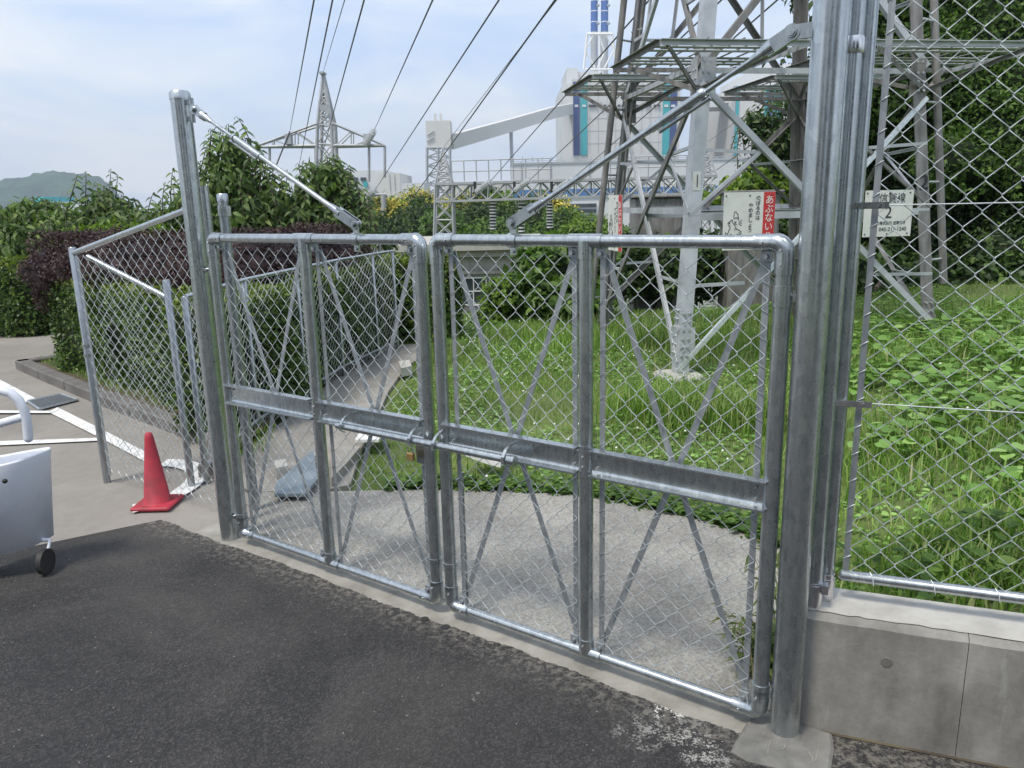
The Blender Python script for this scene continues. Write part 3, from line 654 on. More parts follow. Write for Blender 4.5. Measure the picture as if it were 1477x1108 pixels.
# ------------------------------------------------------------ fence on the wall (right)
p2 = Vector((.911, 2.151, 0))
sp = empty('fence_end_post', p2+UZ*WH, 'bright galvanised pipe with a steel foot clip, standing directly beside the right gate post', 'fence post')
part('post', 'zinc', sp, lambda m: m.tube([p2+UZ*(WH+.012), p2+UZ*2.5], .0235, 24))
part('foot_clip', 'shiny', sp, lambda m: (m.tube([p2+UZ*(WH+.002), p2+UZ*(WH+.085)], .0262, 24), m.tube([p2+UZ*(WH+.060), p2+UZ*(WH+.078)], .0285, 24), m.box(p2+WD*.03+WN*.012+UZ*(WH+.07), (.02, .03, .028), (WD, WN, UZ))))
part('band', 'shiny', sp, lambda m: m.tube([p2+UZ*1.985, p2+UZ*1.992, p2+UZ*2.02, p2+UZ*2.027], [.0262, .0285, .0285, .0262], 24))
rf = empty('chain_link_fence', Wp(0, 0, WH), 'tall chain link fence standing on top of the concrete retaining wall', 'fence')
part('post', 'zinc', rf, lambda m: m.tube([P3+UZ*WH, P3+UZ*2.6], .0215, 22))
part('post_boot', 'shiny', rf, lambda m: (m.tube([P3+UZ*WH, P3+UZ*(WH+.09)], .0235, 22), m.tube([P3+UZ*(WH+.045), P3+UZ*(WH+.075)], .0255, 22)))
part('bottom_rail', 'zinc', rf, lambda m: m.tube([Wp(.035, 0, .487), Wp(.042, 0, .484), Wp(3.4, 0, .484)], [.011, .0165, .0165], 18))
part('tension_bar', 'zinc_flat', rf, lambda m: m.flat(Wp(.052, .0, .50), Wp(.052, .0, 2.6), .017, .005, WN))
for z in (1.035, 1.597):
    part('tension_wire', 'wire', rf, lambda m: m.tube([Wp(.075, .006, z), Wp(3.4, .006, z)], .0019, 6))
    part('wire_clip', 'shiny', rf, lambda m: (m.box(Wp(.036, .022, z), (.095, .006, .018), (WD, WN, UZ)), m.box(Wp(.0, .022, z), (.03, .010, .010), (WD, WN, UZ)), m.disc(Wp(.062, .028, z), .005, WN, .008, 8)))
part('wire_mesh', 'wire', rf, lambda m: chainlink(m, Wp(.062, 0, 0), WD, WN, 2.4, lambda u: .495, lambda u: 2.6, op=.083, wr=.00145, sides=5), kind='stuff')
part('mesh_tie', 'wire', rf, lambda m: [m.tube([Wp(.042, .000, z-.010), Wp(.046, .0045, z-.007), Wp(.058, .0045, z+.001), Wp(.064, .001, z+.004)], .0014, 4) for z in np.arange(.55, 2.5, .083)] + [m.tube([Wp(u, 0, .505), Wp(u+.008, .016, .494), Wp(u+.012, .019, .47)], .0017, 4) for u in np.arange(.12, 2.4, .166)], kind='stuff')
for k in range(1):
    part('post', 'zinc', rf, lambda m: m.tube([Wp(1.9, -.02, WH), Wp(1.9, -.02, 2.6)], .0215, 22))

# ------------------------------------------------------------ fences at the left
def yv(p, q): return Vector((p[0], p[1], q))
PA = Vector((-2.54, 4.55, 0)); PL1 = Vector((-1.475, 3.86, 0)); PB = Vector((-1.96, 4.42, 0)); PL2 = Vector((-1.45, 4.03, 0))
def fence(name, P, tops, label, posts=None, post_r=.021, rail_r=.016, bottoms=None, mesh=True, group=None, pitch=.0792, post_extra=.03, bar=False, bottom_rail=False):
    bottoms = bottoms or [0]*len(P)
    root = empty(name, P[0], label, 'fence', group)
    for i, p in enumerate(P):
        if posts and not posts[i]: continue
        part('post', 'zinc_dark', root, lambda m: m.tube([p-UZ*.05, p+UZ*(tops[i]+post_extra), p+UZ*(tops[i]+post_extra+.006)], [post_r, post_r, post_r*.8], 18))
    for i in range(len(P)-1):
        a = P[i]+UZ*tops[i]; b = P[i+1]+UZ*tops[i+1]; U = (P[i+1]-P[i]).normalized(); W = (P[i+1]-P[i]).length; Nv = Vector((U.y, -U.x, 0))
        part('top_rail', 'zinc', root, lambda m: m.tube([a, b], rail_r, 14))
        if bottom_rail: part('bottom_rail', 'zinc_flat', root, lambda m: m.tube([P[i]+UZ*.10, P[i+1]+UZ*.10], rail_r*.8, 10))
        if bar: part('tension_bar', 'zinc_flat', root, lambda m: m.flat(P[i]+U*.045+UZ*.05, P[i]+U*.045+UZ*(tops[i]-.02), .02, .004, Nv))
        part('wire_mesh', 'wire', root, lambda m: chainlink(m, P[i]+U*.03+Nv*.0, U, Nv, W-.05, lambda u: .05, lambda u: tops[i]+(tops[i+1]-tops[i])*u/W-.012, op=pitch, wr=.0016), kind='stuff')
    return root
fA = fence('side_fence', [PA, PL1], [1.405, 1.665], 'sloping topped chain link fence running left from the left gate post to a corner post', posts=[1, 1], bar=True)
part('band', 'zinc', fA, lambda m: [m.tube([PA+UZ*(z-.010), PA+UZ*(z+.010)], .0245, 18) for z in (.86, .80, .30)])
part('post', 'zinc', fA, lambda m: m.tube([PL1+Vector((0, 0, 0)), PL1+UZ*1.745], .0235, 18))
sp2 = MB(); sp2.tube([PL2, PL2+UZ*1.71], .027, 22)
fp2 = empty('fence_end_post', PL2, 'capped galvanised pipe post just behind the left gate post, with a clamp at its head', 'fence post')
part('post', 'zinc_dark', fp2, lambda m: m.tube([PL2, PL2+UZ*1.69], .0250, 22)); part('cap', 'zinc', fp2, lambda m: m.tube([PL2+UZ*1.672, PL2+UZ*1.705, PL2+UZ*1.712], [.0275, .0275, .02], 22))
part('clamp', 'zinc', fp2, lambda m: (m.tube([PL2+UZ*1.60, PL2+UZ*1.65], .0285, 22), m.box(PL2+E*-.035+UZ*1.625, (.02, .02, .05), (E, NN, UZ))))
fB = fence('low_fence_return', [PA+Vector((.05, .06, 0)), PB], [1.38, 1.145], 'short chain link fence falling from the tall corner post to the low hedge fence', posts=[0, 1], post_extra=.10)
cpts = [Vector((-1.86, 4.46, 0))] + [at(x, y, 5)*0+gnd(0, 900)*0 for x, y in ()]
def fpix(x, y, z):
    d = ray(x, y); t = (z-CAM_H)/d.z; p = d*t; return Vector((p.x, p.y, 0))
cp = [Vector((-1.90, 4.50, 0)), fpix(352, 404, 1.14), fpix(427, 388, 1.14), fpix(484, 376, 1.14), fpix(537, 367, 1.14), fpix(566, 362.5, 1.14)]
fC = fence('hedge_fence', cp, [1.14]*6, 'low chain link fence with six posts running along the hedge behind the left gate leaf', post_r=.020, post_extra=.0, bottom_rail=True)
ce = cp[-1]
# cross fence at the far end of the path
q0 = at(470, 348, 9.0); q1 = at(547, 347, 9.3)
fD = empty('cross_fence', (q1.x, q1.y, 0), 'small mesh gate frame crossing the far end of the path, before the building', 'fence')
part('top_rail', 'zinc', fD, lambda m: m.tube([q0, q1], .018, 12))
for k, qq in enumerate((q1, lerp(q0, q1, .55))): part('post', 'zinc_dark', fD, lambda m: m.tube([qq, Vector((qq.x, qq.y, 0))], .022, 12))
U = (q1-q0); U.z = 0; W = U.length; U.normalize()
part('wire_mesh', 'zinc_flat', fD, lambda m: chainlink(m, Vector((q0.x, q0.y, 0)), U, Vector((U.y, -U.x, 0)), W, lambda u: .1, lambda u: q0.z-.02, wr=.0012), kind='stuff')

# ------------------------------------------------------------ things lying along the path
def slab(name, px, z, th, mat, label, cat, tilt=0):
    P = [gnd(x, y, z) for x, y in px]; m = MB(); n = len(P)
    m.add([p for p in P]+[p-UZ*th for p in P], [tuple(range(n)), tuple(range(2*n-1, n-1, -1))]+[(i, n+i, n+(i+1) % n, (i+1) % n) for i in range(n)])
    return m.build(name, mat, label=label, cat=cat)
slab('steel_cover_plate', [(398, 696), (452, 648), (458, 690), (440, 712), (396, 712)], .05, .02, 'steelplate', 'blue grey steel cover plate lying on the path behind the left leaf', 'cover plate')
slab('concrete_slab', [(478, 640), (520, 644), (500, 668), (478, 690)], .06, .08, 'path', 'broken concrete slab edge on the path behind the centre stile of the left leaf', 'slab')
slab('white_board', [(512, 634), (523, 617), (540, 617), (553, 620), (546, 634)], .09, .02, 'white', 'white board lying on the path edge next to the grass', 'board')
slab('pale_stone_plate', [(670, 651), (690, 646), (728, 655), (722, 668), (700, 662)], .12, .03, 'white', 'pale square plate lying in the grass behind the latch bar', 'plate')
slab('concrete_block', [(575, 521), (590, 519), (594, 528), (578, 531)], .10, .09, 'walltop', 'small concrete block at the grass edge below the last hedge fence post', 'block')
slab('concrete_block', [(395, 664), (412, 662), (415, 672), (398, 675)], .08, .08, 'walltop', 'small concrete block at the foot of the hedge fence near its second post', 'block')

# traffic cone
cb = gnd(228, 728)
cn = empty('traffic_cone', cb, 'small red traffic cone behind the side fence on the car park', 'traffic cone')
H = .43
part('body', 'cone', cn, lambda m: m.tube([cb+UZ*.02, cb+UZ*.03, cb+UZ*.40, cb+UZ*.425, cb+UZ*.43], [.090, .072, .024, .019, .010], 24))
part('base', 'cone', cn, lambda m: m.box(cb+UZ*.012, (.22, .22, .024), None, .008))

# white plastic bin under a bent white handle (left edge)
bn = at(48, 690, 3.3)
bx = empty('white_push_cart', (bn.x-.15, 3.3, 0), 'white push cart with bent tube handle and open bin at the left edge', 'cart')
def bpt(x, y, Y=3.25): return at(x, y, Y)
part('handle', 'plastic', bx, lambda m: m.tube([bpt(-60, 590), bpt(-30, 566), bpt(0, 563), bpt(15, 567), bpt(27, 577), bpt(35, 592), bpt(39, 610), bpt(41, 632)], .0195, 18))
part('handle_tip', 'plastic', bx, lambda m: m.sphere(bpt(41, 632), .0195, 14, 8))
part('crossbar', 'plastic', bx, lambda m: m.tube([bpt(-60, 628), bpt(0, 611), bpt(36, 601)], .018, 16))
def binf(m):
    o = Vector((0, 0, 0)); cx = bpt(-4, 700, 3.3); K = 28
    def ring(r, z, sc=1.0):
        out = []
        for k in range(K):
            a = 2*math.pi*k/K; ca, sa = math.cos(a), math.sin(a)
            X = math.copysign(abs(ca)**.45, ca)*.19*r; Yy = math.copysign(abs(sa)**.45, sa)*.12*r
            xr = X*.96+Yy*.25; yr = Yy*.96+X*.30
            out.append(Vector((cx.x+xr-.02, 3.32+yr, z+xr*.10)))
        return out
    rg = [ring(.80, .12), ring(.97, .50), ring(1.0, .535), ring(.985, .545), ring(.94, .535), ring(.91, .48), ring(.76, .16)]
    vs = [p for r in rg for p in r]; fs = [(j*K+k, j*K+(k+1) % K, (j+1)*K+(k+1) % K, (j+1)*K+k) for j in range(len(rg)-1) for k in range(K)]
    m.add(vs, fs, True); m.f += [tuple(range(K-1, -1, -1)), tuple((len(rg)-1)*K+k for k in range(K))]; m.sm += [False, False]
part('bin', 'plastic', bx, binf)
part('knob', 'black', bx, lambda m: m.sphere(bpt(7, 694, 3.17), .011, 12, 8))
wc = bpt(8, 700, 3.3)
for dx in (-.16, .12): part('wheel', 'black', bx, lambda m: m.tube([Vector((wc.x+dx-.012, 3.3, .06)), Vector((wc.x+dx+.012, 3.3, .06))], .06, 18))
part('frame', 'plastic', bx, lambda m: (m.tube([Vector((wc.x-.16, 3.3, .06)), Vector((wc.x-.16, 3.36, .14)), Vector((wc.x+.12, 3.36, .14)), Vector((wc.x+.12, 3.3, .06))], .010, 8), m.tube([bpt(-60, 628), bpt(-70, 700, 3.3), Vector((wc.x-.18, 3.34, .2))], .015, 10)))

exec_after = []
# ------------------------------------------------------------ steel lattice tower behind the gate
FT = {'A': Vector((1.57, 7.177, -.02)), 'B': Vector((4.286, 7.607, .20)), 'C': Vector((1.139, 9.893, -.05)), 'D': Vector((3.855, 10.323, 0))}
CT = (FT['A']+FT['B']+FT['C']+FT['D'])/4
def LG(k, z):
    f = FT[k]; t = .063*z if z < 10 else .63; p = lerp(f, CT, t); return Vector((p.x, p.y, z))
tw = empty('lattice_tower', (CT.x, CT.y, 0), 'large galvanised steel lattice transmission tower standing in the grass behind the gate', 'transmission tower')
AX = (FT['B']-FT['A']); AX.z = 0; AX.normalize(); AY = (FT['C']-FT['A']); AY.z = 0; AY.normalize()
sgn = {'A': (1, 1), 'B': (-1, 1), 'C': (1, -1), 'D': (-1, -1)}
for k in 'ABCD':
    sx, sy = sgn[k]; w = .125; t = .014
    prof = [(0, 0), (w, 0), (w, t), (t, t), (t, w), (0, w)]
    if sx*sy < 0: prof = prof[::-1]
    def lg(m, z0, z1):
        m.prism(prof, LG(k, z0), LG(k, z1), AX*sx, AY*sy)
    mt = 'tower' if k == 'A' else 'tower_dark'  # leg A paler: its lit side put into the colour
    part('leg', mt, tw, lambda m: (lg(m, FT[k].z-.1, 2.9), lg(m, 2.9, 9.99)), label='pale nearer leg' if k == 'A' else None)
    part('leg_splice', mt, tw, lambda m: m.prism([(-.006, -.006), (w*.98, -.006), (w*.98, -.001), (-.001, -.001), (-.001, w*.98), (-.006, w*.98)] if sx*sy > 0 else [(-.006, -.006), (w*.98, -.006), (w*.98, -.001), (-.001, -.001), (-.001, w*.98), (-.006, w*.98)][::-1], LG(k, .12), LG(k, .62), AX*sx, AY*sy))
    # gusset plates on both faces and bolt heads
    def gus(m, z, h):
        c = LG(k, z); m.box(c+AX*sx*.085-AY*sy*.009+UZ*0, (.15, .010, h), (AX, AY, UZ)); m.box(c+AY*sy*.085-AX*sx*.009, (.010, .15, h), (AX, AY, UZ))
    part('gusset_plate', mt, tw, lambda m: gus(m, 2.72, .34)); part('gusset_plate', mt, tw, lambda m: gus(m, .30, .30))
    def bl(m):
        for z in (.18, .26, .34, .42, .50, .58, 2.60, 2.68, 2.76, 2.86):
            for o in (.035, .09):
                m.disc(LG(k, z)+AX*sx*o-AY*sy*.018, .013, -AY*sy, .022, 6); m.disc(LG(k, z+.03)+AY*sy*o-AX*sx*.018, .013, -AX*sx, .022, 6)
    part('bolt_head', 'bolt', tw, bl, kind='stuff')
    c = FT[k]
    part('concrete_footing', 'walltop', tw, lambda m: m.box(Vector((c.x, c.y, c.z-.04))+AX*sx*.05+AY*sy*.05, (.42, .42, .14), (AX, AY, UZ), .03))
def member(k1, z1, k2, z2, w=.055, mat='tower', off=.012, hint=None, t1=None):
    a = LG(k1, z1) if k1 else z1; b = LG(k2, z2) if k2 else z2
    part('brace', mat, tw, lambda m: m.angle(a, b, w, .007, hint or UZ))
faces = [('A', 'B', -AY), ('A', 'C', -AX), ('B', 'D', AX), ('C', 'D', AY)]
for i, (a, b, nv) in enumerate(faces):
    o = nv*.016
    m1 = ['tower', 'tower', 'tower_dark', 'tower_dark'][i]; m2 = ['tower_dark', 'tower_dark', 'tower_dark', 'tower'][i]
    def mem(p, q, w, mat, dd=0): part('brace', mat, tw, lambda m: m.angle(p+nv*dd, q+nv*dd, w, .007, nv, 1))
    if a == 'A' and b == 'B':
        mem(LG(a, .06), LG(b, 2.55), .040, 'wire', .016); mem(LG(b, .30), LG(a, 2.65), .055, 'tower', .030)
    elif b == 'C':
        mem(LG(a, .10), LG(b, 2.65), .055, 'tower', .016); mem(LG(b, .12), LG(a, 2.65), .060, 'tower_dark', .030)
    else:
        mem(LG(a, .25), LG(b, 2.65), .055, m1, .016); mem(LG(b, .25), LG(a, 2.65), .055, m2, .030)
    mem(LG(a, 1.50), LG(b, 1.50), .060, 'tower', .002)
    # K bracing above the guard platforms
    mid = (LG(a, 4.1)+LG(b, 4.1))/2
    mem(LG(a, 2.8), mid, .06, 'tower_dark', .016); mem(LG(b, 2.8), mid, .06, m1, .018)
    mem(LG(a, 4.1), LG(b, 4.1), .065, 'tower_dark', .004)
    mem(LG(a, 4.1), LG(b, 7.2), .06, m1, .016); mem(LG(b, 4.1), LG(a, 7.2), .06, m1, .03); mem(LG(a, 7.2), LG(b, 7.2), .06, m1, .004)
    mem(LG(a, 7.2), LG(b, 9.9), .06, m1, .016); mem(LG(b, 7.2), LG(a, 9.9), .06, m1, .03)
    # secondary bracing: short struts from the legs to the crossed members
    X = lambda p, q, t: lerp(LG(p, .2), LG(q, 2.65), t)
    mem(LG(a, .85), X(a, b, .27), .030, 'tower', .0); mem(LG(b, .85), X(b, a, .27), .030, 'tower', .0)
    mem(LG(b, 2.1), X(a, b, .76), .030, 'tower', .0); mem(LG(a, 2.1), X(b, a, .76), .030, 'tower', .0)
    mem(LG(a, 1.5), X(b, a, .76), .030, 'tower', .005); mem(LG(b, 1.5), X(a, b, .76), .030, 'tower_dark', .005)
    mem(LG(a, 3.45), lerp(LG(a, 2.8), mid, .5), .032, 'tower', .0); mem(LG(b, 3.45), lerp(LG(b, 2.8), mid, .5), .032, 'tower', .0)
    mem(lerp(LG(a, 2.8), mid, .5), lerp(LG(a, 4.1), LG(b, 4.1), .25), .032, 'tower', .0); mem(lerp(LG(b, 2.8), mid, .5), lerp(LG(a, 4.1), LG(b, 4.1), .75), .032, 'tower', .0)
    mem(LG(a, 2.8), LG(b, 2.8), .05, m1, .012)
for p, q in ((('A', 'B'), ('A', 'C')), (('A', 'C'), ('C', 'D')), (('C', 'D'), ('B', 'D')), (('B', 'D'), ('A', 'B'))):
    a = (LG(p[0], 4.1)+LG(p[1], 4.1))/2; b = (LG(q[0], 4.1)+LG(q[1], 4.1))/2
    part('brace', 'tower_dark', tw, lambda m: m.angle(a, b, .05, .007, UZ))
    a = (LG(p[0], 1.5)+LG(p[1], 1.5))/2; b = (LG(q[0], 1.5)+LG(q[1], 1.5))/2
    part('brace', 'tower', tw, lambda m: m.angle(a, b, .045, .007, UZ))
# upper body and arms that hold the lines (above the picture)
for k in 'ABCD':
    p = LG(k, 9.99)
    part('leg', 'tower_dark', tw, lambda m: m.prism([(0, 0), (.1, 0), (.1, .012), (.012, .012), (.012, .1), (0, .1)], p, Vector((p.x, p.y, 21)), AX*sgn[k][0], AY*sgn[k][1]))
for i in range(5):
    for a, b, nv in faces:
        p = LG(a, 10); q = LG(b, 10); z0 = 10+i*2.2; z1 = z0+2.2
        part('brace', 'tower', tw, lambda m: (m.angle(Vector((p.x, p.y, z0)), Vector((q.x, q.y, z1)), .045, .006, nv), m.angle(Vector((q.x, q.y, z0)), Vector((p.x, p.y, z1)), .045, .006, nv)))
# guard platforms round each leg
ZP = {'A': 2.92, 'B': 2.93, 'C': 2.98, 'D': 2.98}
for k in 'ABCD':
    sx, sy = sgn[k]; c = LG(k, ZP[k])+AX*sx*.06+AY*sy*.06; h = .66; hx = .66 if k != 'B' else .92
    P = lambda u, v, dz=0: c+AX*u+AY*v+UZ*dz
    for (u0, v0, u1, v1) in ((-hx, -h, hx, -h), (hx, -h, hx, h), (hx, h, -hx, h), (-hx, h, -hx, -h)):
        part('platform_frame', 'tower' if v0 < 0 else 'tower_dark', tw, lambda m: m.angle(P(u0, v0), P(u1, v1), .045, .006, UZ))
    for v in (-.48, -.33, -.17, .17, .33, .48):
        part('platform_bar', 'tower', tw, lambda m: m.flat(P(-hx+.01, v, .004), P(hx-.01, v, .004), .045, .006, (UZ*1+AY*.2)))
    for i in range(8):
        u = -hx+.10+i*(2*hx-.2)/7
        part('platform_rod', 'tower_dark', tw, lambda m: m.tube([P(u, -h, .016), P(u, h, .016)], .007, 6))
    for u, v in ((-1, -1), (1, -1), (1, 1), (-1, 1)):
        part('platform_strut', 'tower_dark', tw, lambda m: m.angle(LG(k, 2.62), P(u*hx*.8, v*h*.8, -.01), .04, .006, UZ))
# climbing rails beside two legs
def railp(k, off, z0, z1, w=.065):
    a = LG(k, z0)+off; b = LG(k, z1)+off
    part('climbing_rail', 'tower_dark', tw, lambda m: m.tube([a, b], w/2, 8))
    part('rail_bracket', 'tower', tw, lambda m: [m.tube([LG(k, z), LG(k, z)+off*1.15], .012, 6) for z in np.arange(z0+.25, z1, .75)])
railp('C', -AX*.165-AY*.1, .2, 9.5, .075); railp('B', AX*.20+AY*.1, .75, 9.5, .075); railp('C', AX*.05-AY*.16, .3, 9.5, .03)

# lettering
def text_mesh(parent, txt, size, origin, xa, ya, nv, mat, name='lettering', width=None, bold=0, spacing=1.0):
    cu = bpy.data.curves.new('lettering', 'FONT'); cu.body = txt; cu.size = size; cu.align_x = 'CENTER'; cu.align_y = 'CENTER'; cu.space_line = spacing; cu.extrude = .0008; cu.offset = bold
    t = bpy.data.objects.new('lettering_source', cu); col.objects.link(t); bpy.context.view_layer.update()
    me = bpy.data.meshes.new_from_object(t.evaluated_get(bpy.context.evaluated_depsgraph_get())); bpy.data.objects.remove(t)
    sx = 1.0
    if width and len(me.vertices):
        xs = [v.co.x for v in me.vertices]; sx = width/(max(xs)-min(xs))
    off = Vector(LOC[parent.name])
    for v in me.vertices:
        c = v.co.copy(); v.co = Vector(origin) + xa*c.x*sx + ya*c.y + nv*(c.z+.0012) - off
    me.materials.clear(); me.materials.append(M[mat]); me.name = name
    o = bpy.data.objects.new(name, me); col.objects.link(o); o.parent = parent; LOC[o.name] = off; return o
def signboard(name, c, w, h, xa, nv, label, cat='warning sign'):
    s = empty(name, c-UZ*h/2, label, cat)
    part('plate', 'paint_sign', s, lambda m: m.box(c, (w, h, .004), (xa, UZ, nv)))
    part('bracket', 'tower_dark', s, lambda m: [m.box(c+xa*dx-nv*.02, (.03, h*.9, .03), (xa, UZ, nv)) for dx in (-w*.3, w*.3)])
    part('rivet', 'black', s, lambda m: [m.disc(c+xa*(dx*w*.46)+UZ*(dz*h*.44)+nv*.004, .007, nv, .006, 8) for dx in (-1, 0, .92) for dz in (-1, 1)], kind='stuff')
    return s
FN = -AY
s1c = at(1080, 319, 7.22); s1 = signboard('bird_warning_sign', s1c, .500, .52, AX, FN, 'white warning sign with a bird line drawing and a red band reading あぶない, facing the gate')
def climb_sign_art(s, c, xa, nv, w, h):
    part('red_band', 'paint_red', s, lambda m: m.box(c+xa*(w*.5-.058)+nv*.003, (.112, h-.004, .003), (xa, UZ, nv)))
    text_mesh(s, 'あ\nぶ\nな\nい\n!!', .086, c+xa*(w*.5-.058)+UZ*.022+nv*.005, xa, UZ, nv, 'letter_white', width=.080, bold=0, spacing=.93)
    text_mesh(s, 'の\nぼ\nる\nの\nは', .046, c+xa*.083+UZ*.115+nv*.0025, xa, UZ, nv, 'ink', width=.042, spacing=.97)
    text_mesh(s, 'や\nめ\nま\nし\nょ\nう', .046, c+xa*.012+UZ*.028+nv*.0025, xa, UZ, nv, 'ink', width=.042, spacing=.97)
    def ln(pts, r=.0028):
        # points in pixels of the enlarged sign view: 12.3 px per picture px
        P = [c + xa*(((x-620)/980)*w) + UZ*((520-y)/980*w+.035*0) + nv*.0035 for x, y in pts]
        part('drawn_line', 'ink', s, lambda m: m.tube(P, r, 6))
    ln([(330, 470), (325, 420), (340, 350), (360, 345), (385, 375), (410, 395), (400, 430), (420, 450), (415, 500)])
    ln([(330, 465), (370, 450), (410, 470)]); ln([(300, 490), (310, 540), (350, 590), (385, 655), (345, 650)])
    ln([(300, 485), (260, 510), (215, 550), (240, 600), (262, 590), (265, 630), (235, 690), (222, 740), (175, 705), (190, 760), (230, 800), (280, 830), (330, 810), (370, 790)])
    ln([(385, 650), (430, 670), (480, 700), (478, 740), (440, 760), (420, 790), (360, 795)]); ln([(430, 705), (460, 730)]); ln([(400, 735), (440, 765)])
    ln([(345, 520), (352, 560), (385, 575)]); ln([(375, 515), (362, 535), (378, 550)]); ln([(240, 530), (255, 560)], .005); ln([(270, 740), (310, 760), (350, 790)])
    for a, b in (((425, 530), (485, 495)), ((425, 548), (490, 548)), ((425, 565), (485, 600))): ln([a, b], .002)
climb_sign_art(s1, s1c, AX, FN, .5, .52)
s2c = at(887, 322, 8.35); s2 = signboard('climbing_warning_sign', s2c, .500, .58, -AY, -AX, 'white warning sign seen almost edge on at the left face of the lattice tower')
climb_sign_art(s2, s2c, -AY, -AX, .5, .58)
s3c = at(1281, 308, 7.45); s3 = signboard('line_name_sign', s3c, .500, .43, AX, FN, 'white line name plate reading 2 with a telephone number, seen through the right hand fence', 'sign')
text_mesh(s3, '信賀線', .098, s3c+UZ*.135+AX*.03+FN*.0025, AX, UZ, FN, 'ink', width=.27)
text_mesh(s3, '2', .155, s3c+UZ*.005+FN*.0025, AX, UZ, FN, 'ink')
text_mesh(s3, '電力株式会社 送電保守', .036, s3c-UZ*.090+AX*.02+FN*.0025, AX, UZ, FN, 'ink', width=.33)
text_mesh(s3, 'TEL 045-211-1240', .050, s3c-UZ*.148+AX*.01+FN*.0025, AX, UZ, FN, 'ink', width=.38)
pb = LG('B', 1.72); text_mesh(tw, '2', .20, pb+AX*(-.06)-AY*.006+UZ*.02, AX, UZ, FN, 'ink', bold=.003)
pa = LG('A', 1.80)
part('leg_plate', 'paint_sign', tw, lambda m: m.box(pa+AX*.055-AY*.008, (.075, .008, .17), (AX, AY, UZ)))
part('leg_plate_slot', 'ink', tw, lambda m: m.box(pa+AX*.058-AY*.013, (.008, .004, .11), (AX, AY, UZ)))

# equipment cabinets behind the tower
def pbox(m, xl, xr, yt, yb, Y, dep, bev=0):
    ym = (yt+yb)/2; a = at(xl, ym, Y); b = at(xr, ym, Y); zt = at((xl+xr)/2, yt, Y).z; zb = at((xl+xr)/2, yb, Y).z
    m.box(((a.x+b.x)/2, Y+dep/2, (zt+zb)/2), (b.x-a.x, dep, zt-zb), None, bev); return a.x, b.x, zt, zb
def cabinet(xl, xr, yt, yb, Y, label):
    a = at(xl, yt, Y); b = at(xr, yt, Y); gz = float(hgt(a.x, Y))-.1
    c = empty('equipment_cabinet', ((a.x+b.x)/2, Y, gz), label, 'cabinet')
    part('body', 'tower_dark', c, lambda m: m.box(((a.x+b.x)/2, Y+.3, (a.z+gz)/2), (b.x-a.x, .6, a.z-gz), None, .02))
    part('roof', 'tower_dark', c, lambda m: m.box(((a.x+b.x)/2, Y+.28, a.z+.02), (b.x-a.x+.08, .70, .04), None, .01))
    part('door', 'tower_dark', c, lambda m: m.box(((a.x+b.x)/2, Y-.008, (a.z+gz)/2), ((b.x-a.x)*.9, .02, (a.z-gz)*.9), None, .004))
cabinet(916, 986, 286, 400, 13.2, 'grey green equipment cabinet standing behind the left legs of the lattice tower')
cabinet(1055, 1127, 279, 400, 12.6, 'grey equipment cabinet behind the bird warning sign')

# ------------------------------------------------------------ far steelwork
def seg(m, a, b, r, n=4): m.tube([a, b], r, n, smooth=False)
def lattice(m, bl, br, tl, tr, nb, r, dep=None):
    for i in range(nb):
        a0 = lerp(bl, tl, i/nb); a1 = lerp(bl, tl, (i+1)/nb); b0 = lerp(br, tr, i/nb); b1 = lerp(br, tr, (i+1)/nb)
        seg(m, a0, b1, r); seg(m, b0, a1, r); seg(m, a1, b1, r)
# cable gantry
GY = 42
ga = empty('cable_gantry', at(640, 560, GY), 'long grey lattice gantry with a railed walkway crossing behind the tower', 'gantry')
LT, RT, LB_, RB = at(629, 266, GY), at(1034, 254, GY), at(627, 291, GY), at(1034, 278, GY)
bk = Vector((0, 1.2, 0))
for nm, a, b in (('top_chord', LT, RT), ('bottom_chord', LB_, RB)):
    for o in (Vector(), bk): part(nm, 'tower_far', ga, lambda m: m.flat(a+o, b+o, .16, .12, UZ))
nb = 16
for i in range(nb):
    for o in (Vector(), bk):
        a0, a1 = lerp(LB_, RB, i/nb)+o, lerp(LB_, RB, (i+1)/nb)+o; b0, b1 = lerp(LT, RT, i/nb)+o, lerp(LT, RT, (i+1)/nb)+o
        part('truss_web', 'tower_far', ga, lambda m: (seg(m, a0, b1, .035), seg(m, b0, a1, .035), seg(m, a0, b0, .035)))
part('walkway_deck', 'tower_far', ga, lambda m: m.add([LT+UZ*.08, RT+UZ*.08, RT+bk+UZ*.08, LT+bk+UZ*.08, LT+UZ*.02, RT+UZ*.02, RT+bk+UZ*.02, LT+bk+UZ*.02], [(0, 1, 2, 3), (7, 6, 5, 4), (0, 4, 5, 1), (2, 6, 7, 3)]))
def railing(m, x0, x1, y0, y1, k):
    a = at(x0, y0, GY); b = at(x1, y1, GY); ha = 1.05
    for h in (.5, 1.05): seg(m, a+UZ*h, b+UZ*h, .03)
    for i in range(k+1): p = lerp(a, b, i/k); seg(m, p, p+UZ*ha, .03)
part('walkway_railing', 'tower_far', ga, lambda m: railing(m, 652, 794, 262, 258, 8)); part('walkway_railing', 'tower_far', ga, lambda m: railing(m, 880, 990, 257, 254, 6))
for k, (xa_, xb_) in enumerate(((626, 656), (1010, 1034))):
    bl, br, tl, tr = at(xa_-5, 560, GY), at(xb_+6, 560, GY), at(xa_+2, 266, GY), at(xb_-4, 266, GY)
    for o in (Vector(), bk): part('gantry_leg', 'tower_far', ga, lambda m: (m.tube([bl+o, tl+o], .07, 4, smooth=False), m.tube([br+o, tr+o], .07, 4, smooth=False), lattice(m, bl+o, br+o, tl+o, tr+o, 12, .03)))
